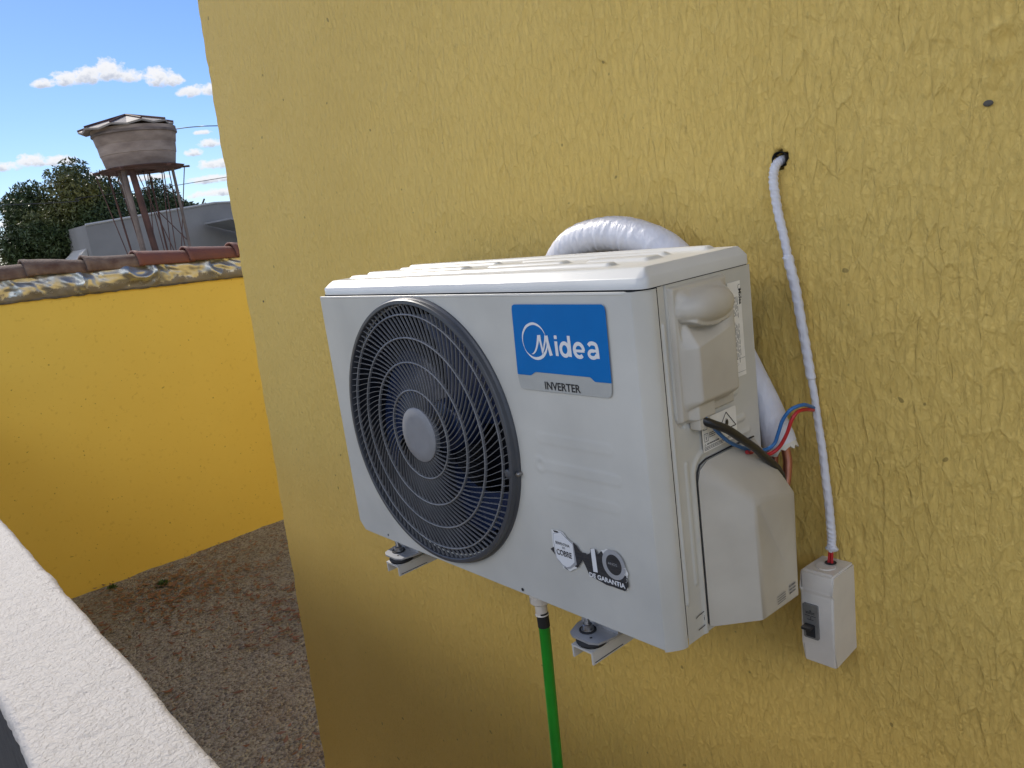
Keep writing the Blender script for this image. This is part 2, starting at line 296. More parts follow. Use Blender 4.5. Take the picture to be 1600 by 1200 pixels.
def tube(bm, path, rad, seg=10, caps=True, rfun=None, closed=False):
    n = len(path); rings = []
    up = None
    for i, p in enumerate(path):
        a = path[(i - 1) % n] if (closed or i > 0) else path[i]; b = path[(i + 1) % n] if (closed or i < n - 1) else path[i]
        t = (Vector(b) - Vector(a)).normalized()
        if up is None:
            up = Vector((0, 0, 1)) if abs(t.z) < .9 else Vector((0, 1, 0))
        u = (up - t * up.dot(t)).normalized(); w = t.cross(u); up = u
        r = rad[i] if isinstance(rad, (list, tuple)) else rad
        ring = []
        for k in range(seg):
            an = 2 * PI * k / seg; rr = r * (rfun(i / (n - 1), an) if rfun else 1)
            ring.append(bm.verts.new(Vector(p) + u * math.cos(an) * rr + w * math.sin(an) * rr))
        rings.append(ring)
    m = n if closed else n - 1
    for i in range(m):
        A, B = rings[i], rings[(i + 1) % n]
        for k in range(seg): bm.faces.new((A[k], A[(k + 1) % seg], B[(k + 1) % seg], B[k]))
    if caps and not closed: bm.faces.new(rings[0][::-1]); bm.faces.new(rings[-1])
def lathe(bm, prof, seg=64, axis='Y', c=(0, 0, 0), close=False):
    """prof: list of (radius, height along the axis)"""
    rings = []
    for r, h in prof:
        ring = []
        for k in range(seg):
            a = 2 * PI * k / seg; u, v = r * math.cos(a), r * math.sin(a)
            p = (c[0] + u, c[1] + h, c[2] + v) if axis == 'Y' else (c[0] + u, c[1] + v, c[2] + h) if axis == 'Z' else (c[0] + h, c[1] + u, c[2] + v)
            ring.append(bm.verts.new(p))
        rings.append(ring)
    for A, B in zip(rings, rings[1:]):
        for k in range(seg): bm.faces.new((A[k], A[(k + 1) % seg], B[(k + 1) % seg], B[k]))
    if close: bm.faces.new(rings[0]); bm.faces.new(rings[-1][::-1])
def prism(bm, pts, f0, f1, fn, mi=0):
    """polygon pts (a,b) extruded between depth f0 and f1; fn(a,b,d)->xyz"""
    A = [bm.verts.new(fn(a, b, f0)) for a, b in pts]; B = [bm.verts.new(fn(a, b, f1)) for a, b in pts]
    n = len(pts); fs = [bm.faces.new(A), bm.faces.new(B[::-1])]
    for i in range(n): fs.append(bm.faces.new((A[i], A[(i + 1) % n], B[(i + 1) % n], B[i])))
    for f in fs: f.material_index = mi
def front(a, b, d): return (a, -d, b)          # on the unit's front (y=0), d outward
SX = .765
def side(a, b, d): return (SX + d, a, b)       # on the unit's right end
def grid(name, us, vs, fn, m, parent=None, smooth=50, cut=None):
    """fn(U,V arrays)->X,Y,Z arrays"""
    U, V = np.meshgrid(us, vs); X, Y, Z = fn(U, V); nu, nv = len(us), len(vs)
    me = bpy.data.meshes.new(name); co = np.stack([X, Y, Z], -1).reshape(-1, 3).astype(np.float32)
    i, j = np.meshgrid(np.arange(nu - 1), np.arange(nv - 1)); a = (j * nu + i).ravel()
    q = np.stack([a, a + 1, a + nu + 1, a + nu], 1).astype(np.int32)
    if cut is not None: q = q[~cut((U[:-1, :-1] + U[1:, 1:]).ravel() / 2, (V[:-1, :-1] + V[1:, 1:]).ravel() / 2)]
    me.vertices.add(len(co)); me.vertices.foreach_set('co', co.ravel())
    me.loops.add(q.size); me.loops.foreach_set('vertex_index', q.ravel())
    me.polygons.add(len(q)); me.polygons.foreach_set('loop_start', np.arange(0, q.size, 4, dtype=np.int32)); me.update(calc_edges=True); me.validate()
    return link(name, me, m, parent, smooth)
def sstep(a, b, x): t = np.clip((x - a) / (b - a), 0, 1); return t * t * (3 - 2 * t)
def pad(U, V, u0, u1, v0, v1, r):             # soft-edged rectangle mask
    return sstep(u0, u0 + r, U) * (1 - sstep(u1 - r, u1, U)) * sstep(v0, v0 + r, V) * (1 - sstep(v1 - r, v1, V))
def capsule(U, V, u0, v0, u1, v1, r, soft):
    dx, dy = u1 - u0, v1 - v0; t = np.clip(((U - u0) * dx + (V - v0) * dy) / (dx * dx + dy * dy), 0, 1)
    d = np.hypot(U - u0 - t * dx, V - v0 - t * dy); return 1 - sstep(r - soft, r, d)
def vnoise(X, Y, seed=0):
    def h(i, j): return np.modf(np.abs(np.sin(i * 127.1 + j * 311.7 + seed * 17.3) * 43758.5453))[0]
    xi, yi = np.floor(X), np.floor(Y); xf, yf = X - xi, Y - yi; xf = xf * xf * (3 - 2 * xf); yf = yf * yf * (3 - 2 * yf)
    return (h(xi, yi) * (1 - xf) + h(xi + 1, yi) * xf) * (1 - yf) + (h(xi, yi + 1) * (1 - xf) + h(xi + 1, yi + 1) * xf) * yf
def fbm(X, Y, seed=0, o=4):
    s = 0; a = .5
    for k in range(o): s = s + a * vnoise(X * 2 ** k, Y * 2 ** k, seed + k); a *= .5
    return s
def worley(X, Y, seed=0):
    xi, yi = np.floor(X), np.floor(Y); d1 = np.full(X.shape, 9.); d2 = np.full(X.shape, 9.)
    for i in (-1, 0, 1):
        for j in (-1, 0, 1):
            cx, cy = xi + i, yi + j
            rx = np.modf(np.abs(np.sin(cx * 12.9898 + cy * 78.233 + seed) * 43758.5))[0]; ry = np.modf(np.abs(np.sin(cx * 39.346 + cy * 11.135 + seed) * 24634.6))[0]
            d = np.hypot(cx + rx - X, cy + ry - Y); n = d < d1
            d2 = np.where(n, d1, np.minimum(d2, d)); d1 = np.where(n, d, d1)
    return d1, d2
def text(bm_or_none, s, size, fn, a, b, d, m, name, parent, ext=.0001, sx=1.0, bold=0.0, rot=0.0, align='LEFT', shear=0.0):
    cu = bpy.data.curves.new('t', 'FONT'); cu.body = s; cu.size = size; cu.align_x = align; cu.offset = bold; cu.resolution_u = 3
    cu.shear = shear
    to = bpy.data.objects.new('t', cu); COL.objects.link(to)
    dg = bpy.context.evaluated_depsgraph_get(); me = bpy.data.meshes.new_from_object(to.evaluated_get(dg))
    COL.objects.unlink(to); bpy.data.objects.remove(to)
    c, s_ = math.cos(rot), math.sin(rot)
    for v in me.vertices:
        x, y = v.co.x * sx, v.co.y; v.co = fn(a + x * c - y * s_, b + x * s_ + y * c, d)
    me.materials.clear()
    return link(name, me, m, parent)
def ribbon(bm, pts, w, fn, d, n=8, mi=0):
    """flat stroke of varying width w (scalar or list) through 2D pts"""
    P = spline([(a, b, 0) for a, b in pts], n); m = len(P); L = []; R = []
    for i, p in enumerate(P):
        t = (P[min(i + 1, m - 1)] - P[max(i - 1, 0)]).normalized(); k = i / (m - 1) * (len(pts) - 1)
        if isinstance(w, (list, tuple)): j = min(int(k), len(w) - 2); ww = w[j] + (w[j + 1] - w[j]) * (k - j)
        else: ww = w
        nx, ny = -t.y * ww / 2, t.x * ww / 2
        L.append(bm.verts.new(fn(p.x + nx, p.y + ny, d))); R.append(bm.verts.new(fn(p.x - nx, p.y - ny, d)))
    for i in range(m - 1):
        f = bm.faces.new((L[i], L[i + 1], R[i + 1], R[i])); f.material_index = mi
def poly(bm, pts, fn, d, mi=0):
    f = bm.faces.new([bm.verts.new(fn(a, b, d)) for a, b in pts]); f.material_index = mi; return f
def rrect(x0, x1, y0, y1, r, n=5):
    out = []
    for cx, cy, a0 in ((x1 - r, y1 - r, 0), (x0 + r, y1 - r, 90), (x0 + r, y0 + r, 180), (x1 - r, y0 + r, 270)):
        for k in range(n + 1): a = math.radians(a0 + 90 * k / n); out.append((cx + r * math.cos(a), cy + r * math.sin(a)))
    return out
def jag(pts, n=4, amp=.0006):
    out = []
    for i, (a, b) in enumerate(pts):
        c, d = pts[(i + 1) % len(pts)]
        for k in range(n): t = k / n; out.append((a + (c - a) * t + random.uniform(-amp, amp), b + (d - b) * t + random.uniform(-amp, amp)))
    return out

# ================================================================ SETTING
GZ = -1.70
# yard ground: one sheet to the horizon
def gfn(U, V):
    near = (np.abs(U + 2.5) < 3.5) & (np.abs(V) < 3.5)
    return U, V, GZ + np.where(near, .035 * (fbm(U * 2.2, V * 2.2, 3) - .5) + .012 * (fbm(U * 14, V * 14, 5) - .5), 0) + 0 * U
gx = np.concatenate([[-900, -300, -100, -40, -15, -8], np.arange(-6, -.6, .03), [0, 2, 5, 10, 40, 200, 900]])
gy = np.concatenate([[-900, -200, -40, -10, -4], np.arange(-1.2, 2.6, .03), [4, 8, 20, 60, 200, 900]])
tag(grid('ground', gx, gy, gfn, 'ground'), 'sandy brown gravel yard between the yellow walls', 'ground', kind='structure')
bm = BM(); box(bm, -4.6, 6, -3.4, -.655, -1.2, -1.1); tag(obj('terrace_floor', bm, 'terrace'), 'cement floor on the near side of the white parapet', 'floor', kind='structure')

# house with its stuccoed wall
YW = .326
house = thing('house', (0.5, YW, GZ), 'tall yellow house wall with coarse vertical trowelled stucco behind the air conditioner', 'house')
ux = np.concatenate([np.arange(-1.30, 1.5, .0040), np.arange(1.5, 4.6, .03)])
vz = np.concatenate([np.arange(-1.72, -1.05, .02), np.arange(-1.05, 1.32, .0048), np.arange(1.32, 2.3, .03)])
def xl(z): return -1.1405 + .078 * z          # the free corner leans a little
def wallfn(U, V):
    t = (U + 1.30) / 5.9
    X = U.copy(); k = 1 - sstep(-1.3, .1, U); X = X + (xl(V) + 1.30) * k + (1 - sstep(-1.3, -1.24, U)) * (.018 * (fbm(V * 16, V * 0 + 3, 9, 5) - .5) + .009 * np.clip(fbm(V * 70, V * 0 + 8, 19, 3) - .55, 0, 1))
    wx = X + .020 * (fbm(X * 9, V * 7, 21) - .5) + .007 * (fbm(X * 45, V * 24, 4, 2) - .5); wz = V + .06 * (fbm(X * 7, V * 5, 31) - .5) + .014 * (fbm(X * 40, V * 28, 8, 2) - .5)
    d1, d2 = worley(wx / .024, wz / .062, 2.0); e1, e2 = worley(wx / .0115 + 7, wz / .027 + 3, 5.0)
    amp = .35 + 1.0 * fbm(X * 2.1 + 5, V * 1.7 + 9, 13, 3)
    amp = amp * (.45 + .75 * sstep(-.6, .7, X))
    ridge = np.exp(-((d2 - d1) / .20) ** 2) ; ridge2 = np.exp(-((e2 - e1) / .22) ** 2)
    tilt = np.modf(np.abs(np.sin(np.floor(wx / .024) * 3.7)))[0] - .5
    h = .0016 * (d1 - .4) + .0022 * (fbm(X * 70, V * 30, 50, 3) - .5)
    h = h * amp + .006 * (fbm(X * 1.6, V * 1.3, 60, 3) - .5)
    rr = np.hypot(X - 1.032, V - .681); h = h + .0022 * np.exp(-((rr - .018) / .005) ** 2) - .002 * np.exp(-(rr / .008) ** 2)
    hr = np.hypot(X - .7585, (V - .592)); h = np.where(hr < .0105, -.03, h)
    X2 = X
    return X2, YW - h * 1.25, V
grid('front_wall', ux, vz, wallfn, 'wall', house, smooth=180)
bm = BM()
v = [bm.verts.new(p) for p in ((xl(-1.72) + .002, YW + .004, -1.72), (xl(2.29) + .002, YW + .004, 2.29), (xl(2.29) + .002, 6.4, 2.29), (xl(-1.72) + .002, 6.4, -1.72), (4.57, YW + .004, -1.72), (4.57, YW + .004, 2.29), (4.57, 6.4, 2.29), (4.57, 6.4, -1.72))]
for f in ((0, 1, 2, 3), (4, 7, 6, 5), (1, 5, 6, 2), (3, 2, 6, 7)): bm.faces.new([v[i] for i in f])
obj('side_walls', bm, 'wall', house)
bm = BM(); lathe(bm, [(.0105, -.002), (.0100, .02), (.002, .028)], 20, 'Y', (.7585, YW, .592)); obj('cable_hole', bm, 'seam', house)
bm = BM()
bmesh.ops.create_icosphere(bm, subdivisions=2, radius=.0045, matrix=Matrix.Translation((1.018, YW - .001, .619)) @ Matrix.Diagonal((1.2, .4, .8, 1)))
obj('plugged_hole', bm, 'mortar', house); bm = BM()
bmesh.ops.create_icosphere(bm, subdivisions=1, radius=.003, matrix=Matrix.Translation((-.985, YW - .002, .40)) @ Matrix.Diagonal((.7, .6, 1.3, 1)))
obj('plugged_hole', bm, 'mortar', house)

# white parapet in front
par = thing('parapet_wall', (0, -.565, -1.1), 'white rough stucco parapet wall with sunlit top in front of the yard', 'parapet')
px_ = np.arange(-3.2, 4.0, .007); py_ = np.concatenate([np.linspace(-.645, -.645, 1), np.linspace(-.640, -.488, 28)])
pux = np.concatenate([[-4.6, -4, -3.5], np.arange(-3.0, 1.2, .0055), [1.5, 2.5, 4.2]])
prof = [(-.643, -1.1), (-.643, -.3), (-.643, -.12)] + [(-.643, z) for z in np.arange(-.10, -.002, .006)] + [(-.6425, .003), (-.640, .007), (-.636, .0095)] + [(y, .010) for y in np.arange(-.632, -.494, .0055)] + [(-.4905, .0085), (-.4865, .005), (-.4845, 0), (-.484, -.006)] + [(-.484, z) for z in (-.015, -.03, -.06, -.1, -.3, -.9, -1.7)]
PY = np.array([p[0] for p in prof]); PZ = np.array([p[1] for p in prof])
def parfn(U, V):
    k = V.astype(int); y = PY[k]; z = PZ[k]
    d1, d2 = worley(U / .017 + .3 * fbm(U * 60, y * 60, 2), (y * 1.0 + z) / .014 + .3 * fbm(U * 50, y * 70, 9), 3)
    h = .0030 * (fbm(U * 60, (y + z) * 60, 4, 3) - .5) + .0014 * (.6 - d1) + .004 * (fbm(U * 7, (y + z) * 7, 8, 3) - .5)
    top = (z > 0.004); e = .008 * (fbm(U * 9, U * 0, 12, 4) - .5)
    return U, y + np.where(~top & (y < -.6), -h, 0) + np.where(~top & (y > -.5), h, 0) + e * np.where(y > -.5, 1, .6), z + np.where(top, h, 0)
po = grid('stucco_wall', pux, np.arange(len(prof)).astype(float), parfn, 'parapet', par, smooth=180)
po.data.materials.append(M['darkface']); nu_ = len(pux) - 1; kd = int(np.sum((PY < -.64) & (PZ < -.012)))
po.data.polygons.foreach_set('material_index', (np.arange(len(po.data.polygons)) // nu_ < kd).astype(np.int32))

# ---------------------------------------------------------------- far boundary wall
XF = -4.83
def ztop(y): return .421 - .043 * (y - .226)
bw = thing('boundary_wall', (XF - .1, 1, GZ), 'smooth bright yellow boundary wall capped with clay tiles and crumpled metal flashing', 'wall')
def fw(U, V):
    zt = ztop(U) + .004 * (fbm(U * 6, U * 0, 3) - .5)
    z = GZ - .06 + (zt + .09 - GZ + .0) * V
    return XF + .010 * (fbm(U * 1.5, z * 1.5, 7) - .5) + .004 * (fbm(U * 9, z * 9, 6, 3) - .5), U, z
grid('painted_wall', np.arange(-3.6, 5.0, .05), np.linspace(0, 1, 60), fw, 'farwall', bw, smooth=180)
bm = BM(); box(bm, XF - .16, XF - .012, -3.6, 4.95, GZ - .06, .46); obj('wall_core', bm, 'mortar', bw)
# crumpled flashing, hanging over the top of the wall
def ff(U, V):
    zb = ztop(U) + .004 * (fbm(U * 9, U * 0, 3) - .5); zt = .600 - .040 * (U - .27)
    z = zb - .006 + (zt - zb) * V
    w = U + .35 * fbm(U * 2.3, z * 4, 5, 3)
    c1 = fbm(w * 3.2, z * 3.5, 7, 3); c2 = fbm(w * 7 + z * 9, z * 6 - w * 3, 17, 3); fold = np.abs(np.modf(np.abs(w * 2.3 + .8 * z))[0] - .5)
    h = .010 + .16 * np.abs(c1 - .47) + .10 * np.abs(c2 - .48) + .026 * np.exp(-(fold / .05) ** 2)
    d = np.hypot((U - 1.13) / .10, (z - .52) / .075); h = h + .03 * np.exp(-((d - 1) / .25) ** 2) - .01 * np.exp(-d * d * 3)
    h = h * (.35 + .65 * np.sin(np.clip(V * 1.1, 0, 1) * PI) ** .6) + .006
    return XF + h, U, z
grid('metal_flashing', np.arange(-2.0, 4.9, .012), np.linspace(0, 1, 30), ff, 'flash', bw, smooth=55)
bm = BM()
P = [(XF + .012 + .004 * random.random(), y, ztop(y) - .006 + random.uniform(-.004, .003)) for y in np.arange(-2, 4.9, .035)]
tube(bm, P, [.007 + .004 * random.random() for _ in P], 6); obj('mortar_edge', bm, 'mortar', bw)
# mortar patches between flashing's ragged paint edge: coping tiles
yy = 3.6; k = 0
bounds = [(-1.78, 0), (-1.22, 0), (-.66, 0), (-.10, 0), (.42, 0), (.79, 0), (1.135, 1), (1.50, 1), (1.86, 1), (2.25, 1), (2.62, 1), (3.0, 1), (3.4, 1), (3.8, 1), (4.2, 1), (4.6, 1)]
bounds = [(y, m_) for y, m_ in bounds]
# visible joints measured at the wall: 0.42(left old), .80, 1.14 ...
def tile(y0, y1, old):
    def fn(U, V):
        a = (V - .5) * PI * 1.12; f = (U - y0) / (y1 - y0)
        r = .088 - .016 * f + np.where(f < .05, .004, 0); r = r + (.008 if old else .003) * (fbm(U * 14, V * 4, int(y0 * 9) + 40, 3) - .5)
        zc = .588 - .040 * (U - .27) + .012 - f * .012
        if old: zc = zc - .006 * np.sin(U * 9)
        return XF - .055 + r * np.sin(a) * 1.25, U, zc + r * np.cos(a) * .92 - .018
    o = grid('coping_tile', np.linspace(y0 - .012, y1 + .03, 18), np.linspace(0, 1, 22), fn, 'tile_old' if old else 'tile', bw, smooth=60)
    md = o.modifiers.new('s', 'SOLIDIFY'); md.thickness = .014; md.offset = -1
    if old: o['label'] = 'lichen covered grey brown clay coping tile'
for (a, m_), (b, _) in zip(bounds, bounds[1:]): tile(a, b, not m_)

# ================================================================ OUTDOOR UNIT
ac = thing('air_conditioner', (.38, .11, 0), 'cream outdoor air conditioner unit with round dark fan grille and blue sticker', 'air conditioner')
H = .4615; FCX, FCZ, FR = .2875, .2345, .2235
# front panel: left part with the round opening, right part with embossing
bm = BM(); n = 160; hr = .212; x1 = .535
angs = sorted(set([2 * PI * k / n for k in range(n)] + [math.atan2(zz - FCZ, xx - FCX) % (2 * PI) for xx in (0.0, x1) for zz in (0.0, H)] + [math.atan2(0.016 - FCZ, 0 - FCX) % (2 * PI), math.atan2(0 - FCZ, .016 - FCX) % (2 * PI)]))
def rectpt(a):
    c, s = math.cos(a), math.sin(a); ts = []
    if c > 1e-9: ts.append((x1 - FCX) / c)
    if c < -1e-9: ts.append((0 - FCX) / c)
    if s > 1e-9: ts.append((H - FCZ) / s)
    if s < -1e-9: ts.append((0 - FCZ) / s)
    t = min(ts); x, z = FCX + t * c, FCZ + t * s
    if x + z < .016:                                   # cut lower left corner
        t = (.016 - FCX - FCZ) / (c + s); x, z = FCX + t * c, FCZ + t * s
    return x, z
prev = None; loops = []
for a in angs:
    x, z = rectpt(a); ci = (FCX + hr * math.cos(a), FCZ + hr * math.sin(a))
    loops.append([bm.verts.new((x, 0, z)), bm.verts.new((ci[0], 0, ci[1])), bm.verts.new((ci[0], .02, ci[1]))])
for i in range(len(loops)):
    A, B = loops[i], loops[(i + 1) % len(loops)]
    for k in (0, 1): bm.faces.new((A[k], B[k], B[k + 1], A[k + 1]))
bmesh.ops.remove_doubles(bm, verts=bm.verts[:], dist=1e-6)
fp = obj('front_panel', bm, 'case', ac, smooth=30)
tag(fp, 'flat cream front sheet around the fan opening')
def embf(U, V):
    h = .0016 * capsule(U, V, .562, .2605, .688, .2605, .011, .006)
    h = np.maximum(h, .0020 * capsule(U, V, .566, .2205, .697, .2205, .0105, .005)); h = np.maximum(h, .0016 * capsule(U, V, .573, .181, .69, .181, .011, .006))
    r = np.hypot(U - .5555, V - .2205); h = np.maximum(h, .0024 * (1 - sstep(.010, .0145, r))); h = h - .0026 * (1 - sstep(.003, .007, r))
    h = h * .26 + .0008 * (fbm(U * 9, V * 9, 3, 2) - .4) * pad(U, V, .54, .748, .002, .46, .03)
    return U, -h, V
grid('embossed_panel', np.linspace(x1, .7491, 114), np.linspace(0, H, 236), embf, 'case', fp, smooth=180)
# rolled edges: top lip (catches the sun), left edge, bottom return
bm = BM()
tube(bm, [Vector((x, .0022, H - .0022)) for x in np.linspace(.0015, .738, 30)] + [Vector((.749, .0040, H - .0030))], [.0027] * 30 + [.0008], 10)
tube(bm, [Vector((.0024, .0024, z)) for z in np.linspace(.0165, H - .003, 20)], .0027, 10)
tube(bm, [Vector((.0024, .0024, .0165)), Vector((.0165, .0024, .0024))], .0027, 10)
tube(bm, [Vector((x, .0026, .0020)) for x in np.linspace(.0165, .742, 30)], .0027, 10)
box(bm, .002, .010, .003, .222, .017, H - .002); box(bm, .016, .752, .004, .2235, -.004, .0)
obj('rolled_edge', bm, 'case', fp, smooth=60)
# rounded right corner strip + front-side seam
bm = BM(); prof = [(.749, 0.0)] + [(.7500, .0006), (.7512, .0018), (.7545, .0058), (.7580, .0104), (.7612, .0150), (.7630, .0182), (.7642, .0212), (.7648, .0240)] + [(.765, .0278)]
rows = [[bm.verts.new((x, y, z)) for x, y in prof] for z in (0.0 - .0035, .008, H - .004, H)]
for A, B in zip(rows, rows[1:]):
    for k in range(len(prof) - 1): bm.faces.new((A[k], A[k + 1], B[k + 1], B[k]))
for k in range(1): pass
b0 = [bm.verts.new((x - .004 * (x > .75), y + .003, -.0040)) for x, y in prof]
cp = obj('corner_panel', bm, 'case', ac, smooth=60)
# right end: heightfield with raised ribs and grooves
def sidef(U, V):                                   # U=y, V=z
    h = 0 * U
    h = h + .0022 * capsule(U, V, .0345, .055, .0345, .415, .0038, .0026)
    h = h + .0016 * capsule(U, V, .0555, .075, .0555, .235, .0048, .003)
    g = np.minimum.reduce([np.hypot(np.clip(U - .0430, 0, None) + np.clip(.0430 - U, 0, None), 0 * U) + 9 * (V < .300)])
    h = h - .006 * np.exp(-(g / .0011) ** 2)
    # seam around terminal cover corner
    cx, cz = .060, .302; r = np.hypot(U - cx, V - cz); q = np.where((U < cx) & (V < cz), np.abs(r - .017), 9); h = h - .006 * np.exp(-(q / .0011) ** 2)
    q = np.where((U >= cx) & (U < .128), np.abs(V - .2855 + (U - cx) * .09), 9); h = h - .0012 * np.exp(-(q / .0011) ** 2)
    # pressed ledge with round corner beside the valve cover
    q = np.where(V < .215, np.abs(U - .0680), np.where((U < .094), np.abs(np.hypot(U - .094, V - .215) - .026), np.where(U < .2, np.abs(V - .241 + 0 * U), 9))); h = h + .0022 * np.exp(-(q / .0040) ** 2)
    h = h + .0025 * capsule(U, V, .150, .262, .185, .262, .006, .004) + .002 * capsule(U, V, .138, .302, .172, .302, .007, .004)
    h = h + .0018 * sstep(.158, .162, U) * (V > .40) * 0
    return SX + h, U, V
grid('side_panel', np.concatenate([np.arange(.0292, .13, .0011), np.arange(.13, .2261, .0022)]), np.arange(-.002, H + .001, .0018), sidef, 'plastic' if False else 'case', ac, smooth=180)
bm = BM(); box(bm, .745, SX - .006, .0285, .034, -.001, H - .001); box(bm, .012, SX - .003, .2235, .2262, 0, H); obj('seam_backing', bm, 'seam', ac)
# lid
def lidf(U, V):                                    # U=x, V=y
    X0, X1, Y0, Y1 = .004, .7665, .0050, .228
    e = np.minimum.reduce([(U - X0) * .95, (X1 - U) * 1.5, (V - Y0) * .95, (Y1 - V) * 1.4])
    z = .4755 + .0125 * np.clip(e / .016, 0, 1)
    zr = .0052 * np.maximum.reduce([
        pad(U, V, .050, .690, .034, .060, .009), pad(U, V, .030, .335, .082, .112, .010), pad(U, V, .385, .560, .082, .112, .010), pad(U, V, .62, .735, .058, .070, .006) * 0,
        pad(U, V, .065, .36, .132, .156, .010), pad(U, V, .41, .70, .132, .156, .010), pad(U, V, .030, .735, .178, .205, .010), pad(U, V, .600, .715, .078, .120, .010)])
    z = z + zr + .0008 * (fbm(U * 8, V * 8, 2, 2) - .5)
    z = np.where((U <= U.min() + 1e-6) | (U >= U.max() - 1e-6) | (V <= V.min() + 1e-6) | (V >= V.max() - 1e-6), H + .0022, z)
    rc = .013; ux_, vy_ = U.copy(), V.copy()
    for cx_, cy_, sx_, sy_ in ((X0 + rc, Y0 + rc, -1, -1), (X1 - rc, Y0 + rc, 1, -1), (X0 + rc, Y1 - rc, -1, 1), (X1 - rc, Y1 - rc, 1, 1)):
        a_, b_ = (U - cx_) * sx_, (V - cy_) * sy_; inn = (a_ > 0) & (b_ > 0); mx = np.maximum(np.maximum(a_, b_), 1e-9); hy = np.maximum(np.hypot(a_, b_), 1e-9)
        k_ = np.where(inn, mx / hy, 1); ux_ = np.where(inn, cx_ + sx_ * a_ * k_, ux_); vy_ = np.where(inn, cy_ + sy_ * b_ * k_, vy_)
    return ux_, vy_, z
lid = grid('lid', np.concatenate([[.004], np.linspace(.0041, .7664, 360), [.7665]]), np.concatenate([[.0050], np.linspace(.0051, .2279, 104), [.228]]), lidf, 'lid', ac, smooth=60)
bm = BM()
lp = rrect(.004, .7665, .0050, .228, .014, 6)
bm.faces.new([bm.verts.new((a, b, H + .0026)) for a, b in lp]); obj('lid_underside', bm, 'lid', lid)
bm = BM(); prism(bm, [(.006, .0078), (.7500, .0078), (.7605, .0215), (.7612, .2245), (.006, .2245)], H - .004, H + .0035, lambda a, b, d: (a, b, d)); obj('lid_gap', bm, 'seam', ac)
bm = BM(); poly(bm, [(.0012, .0012), (.7490, .0012), (.7630, .0190), (.7640, .0290), (.7640, .2255), (.0012, .2255)], lambda a, b, d: (a, b, H - .0022), 0); obj('top_return', bm, 'case', ac)

# fan: bezel, duct, blades, hub, grille
gc = (FCX, 0, FCZ)
bm = BM()
lathe(bm, [(FR + .0032, -.0002), (FR + .0026, -.0030), (FR + .0008, -.0042), (FR - .0004, -.0055), (FR - .0008, -.0120), (FR - .0020, -.0134), (FR - .0074, -.0140), (FR - .0086, -.0130), (FR - .0095, -.004), (FR - .0095, .004)], 144, 'Y', gc)
bz = obj('grille_ring', bm, 'bezel', ac, smooth=35)
bm = BM(); lathe(bm, [(.2105, -.0012), (.2095, .004), (.206, .012), (.200, .03), (.200, .115)], 96, 'Y', gc); obj('fan_duct', bm, 'duct', ac, smooth=60)
bm = BM(); lathe(bm, [(.205, .112), (.001, .112)], 48, 'Y', gc)
for k in range(60): z = FCZ - .2 + .4 * k / 59; hw = math.sqrt(max(.2 ** 2 - (z - FCZ) ** 2, .0004)); box(bm, FCX - hw, FCX + hw, .108, .111, z - .0016, z + .0016)
obj('coil_guard', bm, 'coil', ac)
fan = BM()
lathe(fan, [(.0001, .030), (.040, .031), (.046, .036), (.046, .085)], 40, 'Y', gc)
for b in range(3):
    nr, na = 12, 16
    for i in range(nr):
        pass
    G = []
    for i in range(nr + 1):
        r = .044 + (.192 - .044) * i / nr; sweep = .55 * (i / nr) ** 1.6; span = .95 + .35 * (i / nr); row = []
        for j in range(na + 1):
            u = j / na; a = 2 * PI * b / 3 + sweep + span * (u - .5) + .5
            row.append(fan.verts.new((FCX + r * math.cos(a), .074 - .048 * u - .010 * math.sin(u * PI) * (i / nr), FCZ + r * math.sin(a))))
        G.append(row)
    for i in range(nr):
        for j in range(na): fan.faces.new((G[i][j], G[i + 1][j], G[i + 1][j + 1], G[i][j + 1]))
fn_ = obj('fan', fan, 'blade', ac, smooth=60)
# grille spokes: swirling slats standing on edge
def gy_(r): return -.0112 - .007 * math.cos(min(1, r / .2) * PI / 2)
sp_ = BM(); r0, r1 = .040, FR - .0085
def swirl(r):      # how far a slat has turned at radius r: nearly radial at the hub, swept in the middle, easing off outside
    n_ = 40; t_ = 0
    for i in range(n_):
        q_ = r0 + (r - r0) * (i + .5) / n_; f_ = (q_ - r0) / (r1 - r0); t_ += (.18 + 1.9 * f_ - 1.55 * f_ * f_) / q_ * (r - r0) / n_
    return t_
bands = [(.042, .075, 48), (.075, .121, 66), (.121, .161, 86), (.161, .1985, 102), (.1985, r1 + .001, 106)]
for ra, rb, NS in bands:
    for k in range(NS):
        a0 = 2 * PI * (k + .37) / NS; prevr = None
        for i in range(7):
            r = ra + (rb - ra) * i / 6; th = a0 + swirl(r)
            c, s = math.cos(th), math.sin(th); y = gy_(r); tn = (-s, c); w = .00046
            q = [(FCX + r * c + tn[0] * w, y, FCZ + r * s + tn[1] * w), (FCX + r * c - tn[0] * w, y, FCZ + r * s - tn[1] * w),
                 (FCX + r * c - tn[0] * w * .7, y + .0034, FCZ + r * s - tn[1] * w * .7), (FCX + r * c + tn[0] * w * .7, y + .0034, FCZ + r * s + tn[1] * w * .7)]
            q = [sp_.verts.new(p) for p in q]
            if prevr:
                for m_ in range(4): sp_.faces.new((prevr[m_], prevr[(m_ + 1) % 4], q[(m_ + 1) % 4], q[m_]))
            prevr = q
for rr in (.075, .121, .161, .1985):
    y = gy_(rr)
    lathe(sp_, [(rr - .0013, y + .0035), (rr - .0013, y - .0005), (rr, y - .0012), (rr + .0013, y - .0005), (rr + .0013, y + .0035)], 120, 'Y', gc)
gr = obj('fan_grille', sp_, 'grille', ac, smooth=30)
bm = BM(); lathe(bm, [(.0001, -.0216), (.030, -.0214), (.0435, -.0208), (.0460, -.0190), (.0460, -.010)], 72, 'Y', gc)
obj('grille_hub', bm, 'hub', gr, smooth=40)
